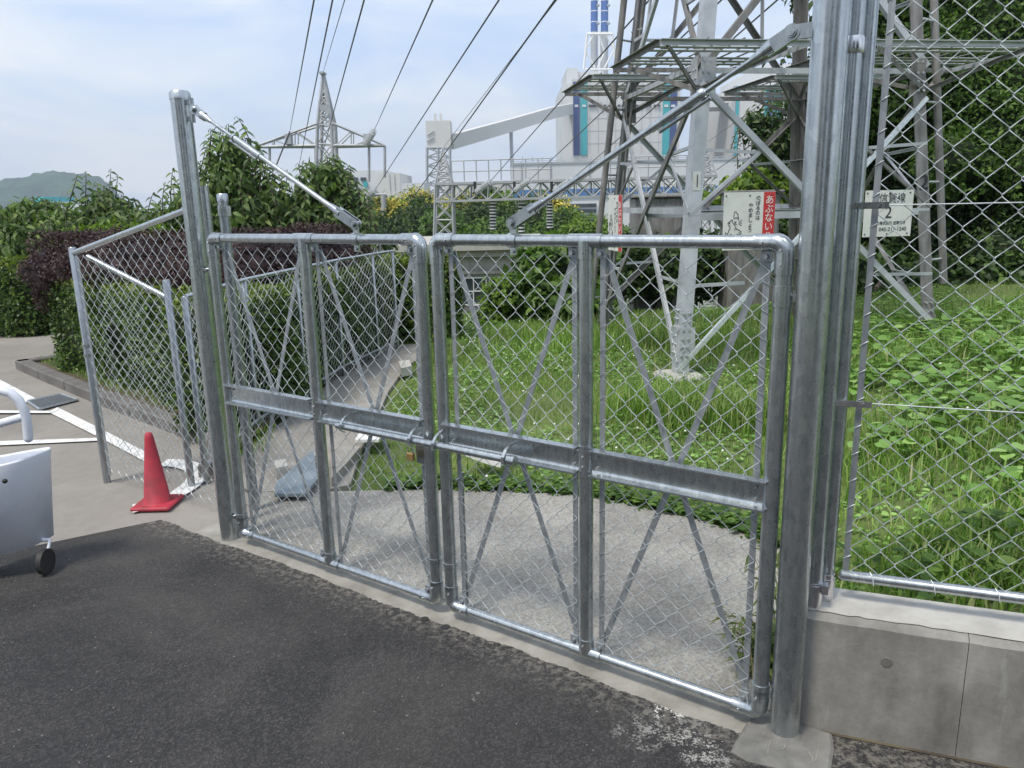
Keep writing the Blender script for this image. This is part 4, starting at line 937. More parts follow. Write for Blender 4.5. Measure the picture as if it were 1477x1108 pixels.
# peaks on the gantry
def peak(xl, xr, yb, xt, yt):
    def f(m):
        for o in (Vector(), bk):
            b1, b2, t = at(xl, yb, GY)+o, at(xr, yb, GY)+o, at(xt, yt, GY)+bk*.5
            seg(m, b1, t, .05); seg(m, b2, t, .05); lattice(m, b1, b2, lerp(b1, t, .85), lerp(b2, t, .85), 5, .028)
    part('gantry_peak', 'tower_far', ga, f)
peak(628, 652, 266, 637, 212); peak(1008, 1034, 256, 1022, 204)
for x in (685, 742, 796): part('walkway_post', 'black', ga, lambda m: pbox(m, x-2, x+2, 262, 279, GY-.1, .3))
# insulators
def insul(name, a, b, label, r=.12, mat='ceramic', n=9, group=None, stripes=False):
    d = (b-a); L = d.length; d.normalize()
    root = empty(name, a if a.z < b.z else b, label, 'insulator', group)
    part('core', 'black' if stripes else mat, root, lambda m: m.tube([a, b], r*(.8 if stripes else .45), 8))
    for i in range(n):
        c = a+d*L*(i+.5)/n
        part('shed', 'ceramic_w' if stripes else mat, root, lambda m: m.tube([c-d*L/n*(.34 if not stripes else .2), c+d*L/n*(.30 if not stripes else .22)], [r*.8, r] if not stripes else [r, r], 10))
ins = [((687, 277), (707, 262), 'grey ribbed strain insulator at the left end of the gantry'), ((743, 275), (764, 260), 'grey ribbed strain insulator at the second gantry post from the left'), ((799, 276), (826, 258), 'grey ribbed strain insulator at the third gantry post, just left of the tower')]
for a, b, lab in ins: insul('strain_insulator', at(*a, GY-.5), at(*b, GY-1.5), lab, .16, group='strain insulators on the gantry')
for x, y0, y1, lab in ((711, 293, 332, 'striped insulator column under the gantry, leftmost of the three'), (752, 293, 336, 'striped insulator column under the gantry, just behind the right stay rod'), (793, 293, 330, 'striped insulator column under the gantry, rightmost of the three')):
    insul('insulator_column', at(x, y1, GY+.6), at(x, y0-2, GY+.6), lab, .19, n=9, group='striped insulator columns', stripes=True)

# left pylon
PY = 70
pl = empty('arm_pylon', at(470, 420, PY), 'grey steel pylon with a wide crossarm and pointed head beyond the left trees', 'pylon')
bk2 = Vector((0, 1.6, 0))
def pylon_body(m):
    for o in (Vector(), bk2):
        bl, br, t1, t2, ap = at(452, 420, PY)+o, at(489, 420, PY)+o, at(458, 180, PY)+o, at(478, 180, PY)+o, at(463, 104, PY)+bk2*.5
        for a, b in ((bl, t1), (br, t2), (t1, ap), (t2, ap)): seg(m, a, b, .16)
        lattice(m, bl, br, t1, t2, 9, .06); lattice(m, t1, t2, lerp(t1, ap, .9), lerp(t2, ap, .9), 5, .06)
part('mast', 'tower_far', pl, pylon_body)
part('number_plate', 'roofgrey', pl, lambda m: pbox(m, 461, 473, 151, 159, PY-.3, .1))
part('mast_head', 'tower_far', pl, lambda m: pbox(m, 460, 467, 103, 106, PY+.2, 1.0))
def arm(x, y, xr, yr):
    def f(m):
        tip = at(x, y, PY)+bk2*.5
        for o in (Vector(), bk2):
            a = at(xr, yr, PY)+o; b = at(xr, 210, PY)+o; seg(m, a, tip, .10); seg(m, b, tip, .13)
            for t in (.35, .7): seg(m, lerp(a, tip, t), lerp(b, tip, t-.3), .05); seg(m, lerp(a, tip, t), lerp(b, tip, t), .05)
    part('crossarm', 'tower_far', pl, f)
arm(362, 211, 458, 178); arm(553, 209, 480, 178)
part('hanger', 'tower_far', pl, lambda m: [seg(m, at(x, 210, PY)+bk2*.5, at(x, y, PY)+bk2*.5, .12) for x, y in ((385, 232), (452, 236), (530, 262), (553, 256))])
part('hanger_block', 'tower_far', pl, lambda m: [pbox(m, x-4, x+4, 193, 208, PY, .8) for x in (415, 528)])
insul('pylon_insulator', at(527, 208, PY-1), at(539, 190, PY-4), 'grey insulator on the right tip of the left pylon\'s crossarm', .28, group='pylon insulators')
pl2 = empty('frame_pylon', at(545, 420, PY-10), 'grey two legged steel frame standing under the pylon arm beside the yellow blossom', 'pylon')
part('leg', 'tower_far', pl2, lambda m: m.tube([at(532, 420, 60), at(533, 280, 60)], .22, 6)); part('leg', 'tower_far', pl2, lambda m: m.tube([at(556, 420, 60), at(553, 280, 60)], .22, 6))
part('crossbeam', 'tower_far', pl2, lambda m: (m.tube([at(505, 268, 60), at(525, 281, 60), at(558, 281, 60)], .14, 6), m.tube([at(520, 330, 60), at(560, 330, 60)], .10, 6)))
insul('pylon_insulator', at(531, 281, 59), at(541, 274, 57.5), 'grey insulator on the crossbeam of the two legged frame', .24, group='pylon insulators')

# power lines
def wire(pts, r, label, mat='cable', sag=0):
    P = []; (x0, y0, Y0), (x1, y1, Y1) = pts; a, b = at(x0, y0, Y0), at(x1, y1, Y1)
    for i in range(17):
        t = i/16; p = lerp(a, b, t); p.z -= sag*4*t*(1-t); P.append(p)
    m = MB(); m.tube(P, r, 5); m.build('power_line', mat, label=label, cat='cable', group='overhead power lines')
wire([(418, 190, PY), (464, -60, 16)], .021, 'leftmost overhead cable, rising from the left pylon\'s left arm')
wire([(398, 240, PY), (418, 190, PY)], .07, 'slack cable tail hanging under the left pylon\'s left arm')
wire([(430, 245, PY), (496, -80, 16)], .021, 'second overhead cable from the left, passing just left of the pylon mast')
wire([(465, 108, PY), (515, -60, 18)], .016, 'thin pale ground cable rising from the head of the left pylon', 'cable_far')
wire([(460, 240, PY), (547, -80, 16)], .021, 'overhead cable passing just right of the pylon head')
wire([(539, 190, PY-4), (660, -80, 15)], .021, 'overhead cable rising from the right tip of the pylon\'s crossarm')
wire([(541, 274, 57.5), (788, -105, 14)], .020, 'overhead cable rising from the two legged frame')
wire([(560, 335, 56), (858, -80, 13)], .019, 'overhead cable crossing behind the silo, darker of the close pair')
wire([(640, 212, GY), (853, -65, 14)], .010, 'thin overhead wire of the close pair, from the gantry\'s left peak', 'cable_far')
wire([(707, 262, GY-1.5), (1010, -84, 12)], .016, 'cable rising from the leftmost gantry insulator to the tower')
wire([(764, 260, GY-1.5), (1130, -84, 12.4)], .016, 'cable rising from the second gantry insulator to the tower')
wire([(826, 258, GY-1.5), (1190, -60, 12.6)], .016, 'cable rising from the third gantry insulator to the tower')
wire([(1022, 204, GY), (1280, 20, 16)], .012, 'thin wire rising from the gantry\'s right peak', 'cable_far')
wire([(1034, 245, GY), (1290, 60, 16)], .018, 'cable running up from the right end of the gantry')

# ------------------------------------------------------------ power station and far buildings
SY = 420; ZG = -9
ps = empty('power_station', (at(900, 250, SY).x, SY, ZG), 'huge pale power station hall with navy and teal stripes far behind the tower', 'power station')
def fbox(name, mat, par, xl, xr, yt, Y, dep, yb=None, **kw):
    def f(m):
        ym = (yt+(yb or 290))/2; a = at(xl, ym, Y); b = at(xr, ym, Y); zt = at((xl+xr)/2, yt, Y).z; zb = at((xl+xr)/2, yb, Y).z if yb else ZG
        m.box(((a.x+b.x)/2, Y+dep/2, (zt+zb)/2), (b.x-a.x, dep, zt-zb))
    return part(name, mat, par, f, **kw)
fbox('hall_wall', 'cladding', ps, 826, 980, 112, SY, 70)
fbox('side_block', 'cladding2', ps, 812, 826.3, 121, SY+4, 60); fbox('side_block', 'cladding2', ps, 818, 834, 98, SY+10, 40)
fbox('roof_block', 'cladding2', ps, 834, 870, 103, SY+12, 40)
for i in range(11): fbox('cladding_joint', 'roofgrey', ps, 838+12.5*i, 838.4+12.5*i, 114, SY-.2, .1, 221)
for y in (135, 170, 188, 206): fbox('cladding_joint', 'roofgrey', ps, 838, 956, y, SY-.15, .1, y+.35)
for x0, x1, mt in ((827, 836, 'navy'), (837.5, 847, 'teal'), (956, 966, 'teal'), (967, 976, 'navy')): fbox('stripe', mt, ps, x0, x1, 118, SY-.6, .5, 224)
for x in [849+0] + list(range(852, 956, 13)):
    for o in (0, 5.5):
        fbox('window', 'winglass', ps, x+o, x+o+4, 151, SY-.9, .5, 154.2)
for x in (867, 884, 905, 935): fbox('louvre', 'roofgrey', ps, x-1.5, x+1.5, 147, SY-1.4, .5, 154)
for x0, x1 in ((829, 834), (840, 845), (958, 964), (968, 974)): fbox('window', 'cladding2', ps, x0, x1, 151, SY-.9, .2, 154.5)
fbox('hall_wall', 'cladding', ps, 1056, 1215, 122, SY, 70); fbox('roof_block', 'cladding2', ps, 1080, 1200, 100, SY+10, 60); fbox('roof_block', 'cladding2', ps, 1098, 1200, 92, SY+20, 50)
for x0, x1, mt in ((1056, 1060, 'roofgrey'), (1060.5, 1065, 'teal'), (1107, 1113, 'navy'), (1102, 1106, 'teal'), (1115, 1125, 'teal'), (1190, 1200, 'navy')): fbox('stripe', mt, ps, x0, x1, 124, SY-.6, .5, 224)
for x in list(range(1070, 1100, 9)) + [1130, 1140]: fbox('window', 'winglass', ps, x, x+4, 135, SY-.9, .5, 138)
fbox('link_bridge', 'cladding2', ps, 976.5, 1055.5, 143, SY+6, 20, 155)
for x in (1000, 1018, 1035, 1048): fbox('window', 'winglass', ps, x, x+3, 149, SY+5.2, .5, 151)
# long low hall in front
lh = empty('long_hall', (at(950, 250, 330).x, 330, ZG), 'long pale low hall stretching in front of the power station', 'hall')
fbox('hall_wall', 'cladding2', lh, 738, 1260, 231, 330, 60); fbox('roof_edge', 'roofgrey', lh, 737, 1262, 229, 329.6, 61, 232)
fbox('roof_rail', 'roofgrey', lh, 735, 1262, 226.5, 335, .5, 227.2)
part('roof_rail_posts', 'roofgrey', lh, lambda m: [m.box(at(740+i*14, 229, 335), (.4, .3, 1.6)) for i in range(38)], kind='stuff')
for x in (752, 794, 850, 905): fbox('downpipe', 'roofgrey', lh, x, x+.8, 232, 329.4, .4)
fbox('annex', 'cladding', lh, 640, 738, 262, 345, 30)
br = empty('blue_roofed_hall', (at(880, 280, 180).x, 180, ZG), 'low hall with a blue roof band seen through the gantry truss', 'hall')
fbox('wall', 'cladding2', br, 742, 1040, 283, 180, 20); fbox('roof', 'blueroof', br, 740, 1042, 271, 179.5, 21, 282)
gb = empty('glazed_building', (at(822, 300, 140).x, 140, ZG), 'small building with glazed storeys left of the tower foot', 'building')
fbox('wall', 'cladding2', gb, 806, 866, 290, 140, 12)
for r in range(4): fbox('window', 'winglass', gb, 812, 860, 294+r*8, 139.7, .4, 299+r*8)
# chimneys
CYY = 455
def chimney(x0, x1, label):
    cx = (x0+x1)/2; c = at(cx, 100, CYY); r = (at(x1, 100, CYY).x-at(x0, 100, CYY).x)/2
    root = empty('chimney', (c.x, CYY, ZG), label, 'chimney', 'power station chimneys')
    z = lambda y: at(cx, y, CYY).z
    part('lower_shaft', 'roofgrey', root, lambda m: m.tube([Vector((c.x, CYY, ZG)), Vector((c.x, CYY, z(46)))], r*1.02, 16))
    prev = 46
    for y in (31.5, 16, 0.5, -15, -31, -47):
        part('blue_section', 'blue', root, lambda m: m.tube([Vector((c.x, CYY, z(prev))), Vector((c.x, CYY, z(y+1.3)))], r, 16))
        part('white_ring', 'white', root, lambda m: m.tube([Vector((c.x, CYY, z(y+1.3))), Vector((c.x, CYY, z(y)))], r*1.04, 16)); prev = y
    part('service_landing', 'roofgrey', root, lambda m: [m.tube([Vector((c.x+r*.6, CYY-r, z(y))), Vector((c.x+r*1.2, CYY-r*.6, z(y-1.5)))], .8, 5) for y in (36, 10, -12)])
chimney(852, 862, 'left of the two blue banded power station chimneys'); chimney(866.5, 877, 'right of the two blue banded power station chimneys')
jk = empty('chimney_lattice', at(865, 300, CYY), 'white steel lattice jacket standing round the feet of the two chimneys', 'lattice frame')
def jacket(m, o):
        Y = CYY+o
        bl, br_, tl, tr = at(842, 100, Y), at(889, 100, Y), at(847, 49, Y), at(883, 49, Y)
        for a, b in ((bl, tl), (br_, tr), (tl, tr)): seg(m, a, b, .7)
        seg(m, at(865, 100, Y), at(865, 46, Y), .5)
        ml, mr = lerp(bl, tl, .55), lerp(br_, tr, .55); mc = at(865, 72, Y)
        for a, b in ((ml, at(858, 98, Y)), (ml, at(856, 50, Y)), (mr, at(872, 98, Y)), (mr, at(874, 50, Y)), (at(862, 98, Y), at(872, 75, Y)), (at(872, 75, Y), at(864, 50, Y)), (bl, br_)): seg(m, a, b, .45)
part('lattice_side', 'white', jk, lambda m: jacket(m, -14)); part('lattice_side', 'white', jk, lambda m: jacket(m, 14))
# silo tower and conveyor
si = empty('silo_tower', (at(632, 250, 300).x, 300, ZG), 'pale boxy silo tower on lattice legs left of the conveyor', 'silo')
fbox('silo_box', 'cladding', si, 614.5, 650, 174, 300, 9, 213)
for x in (626, 634): fbox('vent_pipe', 'cladding', si, x, x+3.2, 164, 302, 1, 174.5)
part('silo_ladder', 'roofgrey', si, lambda m: [m.tube([at(616, 195+i*9, 299.6), at(626, 189+i*9, 299.6)], .25, 4) for i in range(2)])
def silo_legs(m):
    for o in (0, 8):
        a, b, c, d = at(616, 290, 300+o), at(649, 290, 300+o), at(616, 213, 300+o), at(649, 213, 300+o)
        for p, q in ((a, c), (b, d), (at(632, 290, 300+o), at(632, 213, 300+o))): seg(m, p, q, .55)
        lattice(m, a, b, c, d, 6, .3)
part('lattice_legs', 'roofgrey', si, silo_legs)
cv = empty('conveyor_gallery', at(738, 290, 350), 'long inclined pale conveyor gallery rising from the silo tower to the power station', 'conveyor')
def gal(m, pts):
    for (x0, y0, Y0), (x1, y1, Y1) in zip(pts, pts[1:]):
        a, b = at(x0, y0, Y0), at(x1, y1, Y1); h = 3.2+.6; d = (b-a).normalized(); m.flat(a, b, 3.6, 5.2, (UZ-d*d.z).normalized())
part('gallery', 'cladding', cv, lambda m: gal(m, [(648, 205.5, 303), (735, 181, 350)])); part('gallery', 'cladding', cv, lambda m: gal(m, [(735, 181, 350), (795, 163, 395)])); part('gallery', 'cladding', cv, lambda m: gal(m, [(795, 163, 395), (826, 157, 424)]))
part('support', 'roofgrey', cv, lambda m: (m.tube([at(737, 185, 350), at(740, 300, 350)], .9, 6)))
# white buildings beyond the left trees
wb = empty('factory_building', (at(545, 280, 260).x, 260, ZG), 'white factory buildings beyond the left pylon', 'factory')
fbox('wall', 'cladding2', wb, 505, 556, 246, 260, 40); fbox('wall', 'cladding', wb, 548, 578, 250, 250, 30); fbox('wall', 'cladding2', wb, 578, 612, 264, 250, 20)
for x in (508, 520): fbox('window', 'winglass', wb, x, x+8, 256, 259.5, .4, 261)
fbox('window', 'teal', wb, 524, 530, 262, 259.2, .4, 270)
for x in (562, 569): fbox('cladding_joint', 'roofgrey', wb, x, x+.4, 251, 249.7, .2, 275)
wh = empty('town_houses', (at(110, 300, 200).x, 200, ZG), 'white houses glimpsed between the left trees', 'building')
fbox('wall', 'white', wh, 93, 112, 294, 200, 10, 330); fbox('wall', 'white', wh, 104, 118, 299, 195, 10, 330); fbox('wall', 'cladding', wh, 470, 486, 300, 190, 8, 330)
aq = empty('aqua_roof_shed', (at(57, 300, 160).x, 160, ZG), 'aqua blue roofed shed showing above the left trees', 'building')
fbox('wall', 'white', aq, 50, 68, 291, 160, 10); fbox('roof', 'aqua', aq, 50, 64, 284, 159.5, 11, 291)

# low building behind the grass with a flat roof
LBY = 24
lo_ = empty('low_building', (at(640, 400, LBY).x, LBY, -4), 'low weathered building with a flat roof parapet and windows behind the meeting stiles', 'building')
def lbox(name, mat, xl, xr, yt, yb, Y, dep): fbox(name, mat, lo_, xl, xr, yt, Y, dep, yb)
lbox('wall', 'bldg', 540, 790, 372, 560, LBY, 6); lbox('parapet', 'bldg', 536, 792, 352, 362, LBY-.5, 7); lbox('eave_slab', 'bldg', 536, 793, 362.5, 371.5, LBY-.25, 6.5); lbox('string_course', 'bldg', 541, 790, 391.5, 396, LBY-.12, .115)
for x in (676, 742, 760): lbox('wall_joint', 'roofgrey', x, x+1, 374, 391, LBY-.03, .028)
for x0, x1 in ((664, 702), (706, 742)):
    lbox('window', 'winglass', x0, x1, 401, 440, LBY-.05, .045)
    for (a, b, c, d) in ((x0, x1, 400, 401.8), (x0, x1, 419.5, 421), (x0, x1, 439, 441), (x0, x0+1.4, 402, 419), ((x0+x1)/2-.7, (x0+x1)/2+.7, 402, 419.3), (x1-1.4, x1, 402, 419), ((x0+x1)/2-.7, (x0+x1)/2+.7, 421.3, 438.8)):
        lbox('window_frame', 'white', a, b, c, d, LBY-.09, .038)
for x in (682, 694, 718, 730): lbox('wall_lamp', 'black', x, x+2, 386, 389.5, LBY-.25, .12)
lbox('base_wall', 'kerb', 650, 760, 452, 520, LBY-.5, .45)

# distant wooded hill
def hillmesh():
    m = MB(); nx, ny = 300, 22; vs = []
    for j in range(ny):
        for i in range(nx):
            x = -1900 + i*5.2; t = j/(ny-1); px = (x/1250)*1109+738
            env = max(0, 1-abs((px-10)/165)**2.6)*.0 + 1/(1+math.exp((px-112)/15.0))
            prof = env*(1.02-((px-45)/230)**2+.03*math.sin(px*.09)+.02*math.sin(px*.31+1)) + .12/(1+math.exp((px-230)/10))
            z = -9 + 75*prof*math.sin(min(1, t*1.15)*math.pi/2)
            z += (.8*math.sin(i*.55+j*2)+.7*math.sin(i*1.3+j)+random.uniform(-1.0, 1.0))*min(1, prof*2)*(1 if j else 0)
            vs.append((x, 1250+t*200+random.uniform(-5, 5), z))
    m.add(vs, [(j*nx+i, j*nx+i+1, (j+1)*nx+i+1, (j+1)*nx+i) for j in range(ny-1) for i in range(nx-1)], True)
    m.build('hill', 'hill', origin=(0, 0, 0), kind='structure')
hillmesh()

# ------------------------------------------------------------ vegetation
def inside(P, poly):
    x, y = P[:, 0], P[:, 1]; r = np.zeros(len(P), bool); n = len(poly)
    for i in range(n):
        x1, y1 = poly[i][:2]; x2, y2 = poly[(i+1) % n][:2]
        c = ((y1 > y) != (y2 > y)) & (x < (x2-x1)*(y-y1)/(y2-y1+1e-12)+x1); r ^= c
    return r
wallline = lambda P: -((P[:, 0]-W0.x)*WN.x+(P[:, 1]-W0.y)*WN.y) - WT
def grasspts(K, x0, x1, y0, y1, pw=1.0):
    P = np.stack([x0+(x1-x0)*RNG.random(K), y0+(y1-y0)*RNG.random(K)**pw], 1)
    k = ~inside(P, pad) & ~inside(P, pth) & (wallline(P) > .01)
    k &= (P[:, 0]*-.573+(P[:, 1])*-.819 - (R0.x*-.573+R0.y*-.819)) < -.12      # behind the gate line
    k &= P[:, 0] > -1.05 - .0*P[:, 1]
    return P[k]
def blades(name, P, L, W, mat, parent=None, lean=.45, **kw):
    K = len(P); z = hgt(P[:, 0], P[:, 1])-.03; b = np.stack([P[:, 0], P[:, 1], z], 1)
    a = RNG.random(K)*2*np.pi; d = np.stack([np.cos(a), np.sin(a), np.zeros(K)], 1); s = np.stack([-np.sin(a), np.cos(a), np.zeros(K)], 1)
    L = L*(.5+RNG.random(K)); ln = lean*(.3+RNG.random(K)); w = W*(.6+.8*RNG.random(K))
    Lc, wc_, lc = L[:, None], w[:, None], ln[:, None]; up_ = np.array([0, 0, 1.])
    p1 = b - s*wc_; p2 = b + s*wc_; q = b + up_*Lc*.62 + d*Lc*lc*.35; p3 = q + s*wc_*.8; p4 = q - s*wc_*.8; tip = b + up_*Lc*(.95-.3*lc) + d*Lc*lc
    V = np.stack([p1, p2, p3, p4, tip], 1)
    # faces: quad + tri as degenerate-free: use two quads sharing tip by splitting
    V = np.stack([p1, p2, p3, tip, p4], 1)
    return arrmesh(name, V, 5, [(0, 1, 2, 4), ], mat, parent, origin=(0, 0, 0), **kw) if False else arrmesh(name, np.stack([p1, p2, p3, p4, tip-s*wc_*.08, tip+s*wc_*.08], 1), 6, [(0, 1, 2, 3), (3, 2, 5, 4)], mat, parent, origin=(0, 0, 0), **kw)
Pn = np.concatenate([grasspts(104000, -1.1, 7.5, 2.3, 9, .85), grasspts(38000, -1.1, 8, 8, 13.5)])
cl_ = np.sin(Pn[:, 0]*2.3+1)*np.sin(Pn[:, 1]*1.9)+.6*np.sin(Pn[:, 0]*6.1)*np.sin(Pn[:, 1]*5.3+2)
keep = RNG.random(len(Pn)) < np.clip(.72+.45*cl_, .22, 1)
blades('grass', Pn[keep], .050, .0030, 'blade', kind='stuff')
# longer tufts: near the tower foot, behind the wall, random
tc_ = [(1.30, 5.9, .45, 2600, .20), (1.9, 5.6, .4, 1500, .17), (1.75, 2.6, .45, 1700, .13), (2.5, 2.5, .5, 1500, .13), (3.2, 3.2, .6, 1300, .14), (2.3, 4.0, .7, 1300, .13), (4.5, 6.2, .9, 1500, .16), (3.2, 6.4, .8, 1200, .16), (0.6, 9.4, 1.0, 2000, .18), (2.2, 9.2, 1.4, 2600, .20), (6, 7.5, 1.2, 2000, .2)]
TP = []; TL = []
for x, y, r, k, L in tc_:
    p = RNG.normal(size=(k, 2))*r*.55+np.array([x, y]); ok = ~inside(p, pad) & ~inside(p, pth) & (wallline(p) > .01) & (p[:, 0] > .75 if y < 3 else p[:, 0] > -1); TP.append(p[ok]); TL.append(np.full(ok.sum(), L))
blades('tall_grass', np.concatenate(TP), np.concatenate(TL), .0042, 'blade', lean=.55, kind='stuff')
# low broad leaves
def groundleaves(name, P, size, hlo, hhi, mat, wid=.9, **kw):
    K = len(P); z = hgt(P[:, 0], P[:, 1])-.03 + hlo+(hhi-hlo)*RNG.random(K)
    pos = np.stack([P[:, 0], P[:, 1], z], 1); a = RNG.random(K)*2*np.pi; d = np.stack([np.cos(a), np.sin(a), -.1+.3*RNG.random(K)], 1)
    n = np.array([0, 0, 1.])+rnd_dirs(K)*.45; s = size*(.5+.8*RNG.random(K))
    return arrmesh(name, roundleaf(pos, d, n, s, wid), 9, [(0, 1, 2, 8), (8, 2, 3, 4), (8, 4, 5, 6), (0, 8, 6, 7)], mat, None, origin=(0, 0, 0), **kw)
def roundleaf(pos, dirv, nrm, size, wid):
    d = dirv/np.linalg.norm(dirv, axis=1, keepdims=True); n = nrm-d*np.sum(nrm*d, axis=1, keepdims=True); n /= np.linalg.norm(n, axis=1, keepdims=True); w = np.cross(d, n); L = size[:, None]
    f = lambda u, v, h: pos + d*L*u + w*L*v*wid + n*L*h
    return np.stack([f(0, 0, 0), f(-.08, .30, .05), f(.30, .52, .06), f(.75, .38, .02), f(1.0, 0, -.12), f(.75, -.38, .02), f(.30, -.52, .06), f(-.08, -.30, .05), f(.42, 0, -.02)], 1)
Pl = grasspts(46000, -1, 8, 2.4, 12, .8); ml = (np.sin(Pl[:, 0]*2.1+.5)*np.sin(Pl[:, 1]*1.7)+.5*np.sin(Pl[:, 0]*5)*np.sin(Pl[:, 1]*4.1) > -.2); groundleaves('clover_patch', Pl[ml], .030, .015, .06, 'ground_leaf', kind='stuff')
Pl = np.stack([2.0+5.5*RNG.random(4600), 3.2+5.3*RNG.random(4600)], 1); ok = (Pl[:, 0] > 1.9+(Pl[:, 1]-3)*.27+.3*np.sin(Pl[:, 1]*4)) & (wallline(Pl) > .25)
groundleaves('broad_leaf_cover', Pl[ok], .085, .04, .15, 'ground_leaf', kind='stuff')
Pl = grasspts(2600, .9, 4.2, 2.3, 4.0); groundleaves('weed_leaves', Pl[wallline(Pl) < .9], .05, .05, .16, 'midleaf', .7, kind='stuff')
# pad edge weeds
ed = np.array([(p.x, p.y) for p in arc]); t = RNG.random(2600)*(len(ed)-1.001); i_ = t.astype(int); e0 = ed[i_]+(ed[i_+1]-ed[i_])*(t-i_)[:, None]+np.stack([RNG.normal(size=2600)*.03, np.abs(RNG.normal(size=2600))*.10-.01], 1)
groundleaves('edge_weeds', e0, .04, .0, .07, 'midleaf', .8, kind='stuff')
# clover flowers
Pf = grasspts(170, -.9, 3.2, 4.2, 11); m = MB()
for p in Pf: m.sphere((p[0], p[1], float(hgt(p[0], p[1]))+.05+.05*random.random()), .009, 6, 4)
m.build('clover_flowers', 'flower', kind='stuff')
# grassy strip at the kerb
Pk = []
for i in range(len(kp)-1):
    a, b = kp[i], kp[i+1]; k = int((b-a).length*450); t = RNG.random((k, 1)); p = np.array(a)[None]+(np.array(b)-np.array(a))[None]*t + (.20+.30*RNG.random((k, 1)))*np.array([.68, .73]); Pk.append(p)
Pk = np.concatenate(Pk); zz = hgt(Pk[:, 0], Pk[:, 1]); o = blades('verge_grass', Pk, .04, .003, 'blade', kind='stuff'); o.location.z = .09

# hedges: leaves over a swept rounded box with a dark inner body
def hedge(name, line, w, z0, z1, dens, size, mat, label, topmat=None, topn=.35, group=None, rnd=.12):
    P = []; Nn = []; root = empty(name, (line[0][0], line[0][1], z0 if z0 < .3 else 0), label, 'hedge', group)
    pts = [Vector((*p, 0)) for p in line]
    for a, b in zip(pts, pts[1:]):
        L = (b-a).length; d = (b-a).normalized(); q = Vector((-d.y, d.x, 0)); h = z1-z0
        K = int(dens*L*(2*h+w)); u = RNG.random(K); per = (2*h+w); t = RNG.random(K)*per
        yy = np.where(t < h, -w/2, np.where(t < h+w, t-h-w/2, w/2)); zz = np.where(t < h, t, np.where(t < h+w, h, 2*h+w-t))
        nn_y = np.where(t < h, -1., np.where(t < h+w, 0, 1.)); nn_z = np.where((t > h) & (t < h+w), 1., 0.)
        # round the shoulders, bulge
        edge_ = np.clip((zz-(h-rnd))/rnd, 0, 1); yy = yy*(1-.10*edge_**2); zz = zz - .06*(np.abs(yy)/(w/2))**4*(nn_z)
        wob = .045*np.sin(u*L*3.1+zz*4+a[0])+.03*np.sin(u*L*7.3+zz*9)
        pos = np.array(a)[None]+np.array(d)[None]*(u*L)[:, None]+np.array(q)[None]*(yy+nn_y*wob)[:, None]; pos[:, 2] = z0+zz+nn_z*wob
        pos += RNG.normal(size=pos.shape)*.012
        P.append(pos); Nn.append(np.array(q)[None]*nn_y[:, None]+np.array([0, 0, 1.])[None]*nn_z[:, None])
        part('inner_body', 'core', root, lambda m: m.box((a+b)/2+UZ*(z0+h/2-.03), (L+w*.2, w*.88, h-.10), (d, q, UZ), .06))
    for e, dsg in ((pts[0], -1), (pts[-1], 1)):
        d = (pts[1]-pts[0]).normalized() if dsg < 0 else (pts[-1]-pts[-2]).normalized()
        K = int(dens*w*(z1-z0)*1.6); th = (RNG.random(K)-.5)*math.pi; z = RNG.random(K)*(z1-z0); q = Vector((-d.y, d.x, 0)); r = w/2*(1-.15*np.clip((z/(z1-z0)-.85)/.15, 0, 1))
        nv = np.array(d)[None]*dsg*np.cos(th)[:, None]+np.array(q)[None]*np.sin(th)[:, None]; pos = np.array(e)[None]+nv*np.array([1, 1, 1])*(r*np.array([1.0]))[:, None]*.98; pos[:, 2] = z0+z
        P.append(pos+RNG.normal(size=pos.shape)*.02); Nn.append(nv)
        part('inner_body', 'core', root, lambda m: m.tube([e+UZ*(z0+.02), e+UZ*(z1-.10)], w*.42, 14))
    P = np.concatenate(P); Nn = np.concatenate(Nn); K = len(P)
    nn = Nn+rnd_dirs(K)*.75+np.array([0, 0, .25]); d = rnd_dirs(K)+Nn*.35; s = size*(.6+.8*RNG.random(K)); V = leaves_from(P, d, nn, s, .6, .15, .2)
    if topmat:
        tsel = (P[:, 2] > z1-topn*(RNG.random(K)**2)*1.0-.03); arrmesh('top_leaves', V[tsel], 8, LEAF_F, topmat, root); arrmesh('foliage', V[~tsel], 8, LEAF_F, mat, root)
    else: arrmesh('foliage', V, 8, LEAF_F, mat, root)
    return root
hedge('clipped_hedge', [(-4.45, 8.25), (-3.4, 7.35), (-2.15, 6.15)], .78, .05, 1.0, 3000, .042, 'hedge', 'clipped green hedge along the kerb under the purple shrubs, behind the side fence', 'hedge_top', .10)
hedge('clipped_hedge', [(-2.22, 5.55), (-1.98, 7.3), (-1.75, 9.2)], .50, .05, 1.02, 2300, .042, 'hedge', 'narrow green hedge behind the low hedge fence along the path', 'hedge_top', .12)
hedge('clipped_hedge', [(-2.3, 9.95), (-.95, 9.85)], .62, .0, 1.03, 2600, .048, 'hedge', 'green hedge closing the far end of the path before the low building', 'hedge_top', .3)
hedge('clipped_hedge', [(-11.5, 11.9), (-6.85, 11.0)], .95, .0, 1.02, 1500, .06, 'hedge', 'bright topped clipped hedge at the far left edge beyond the car park', 'hedge_top', .28)
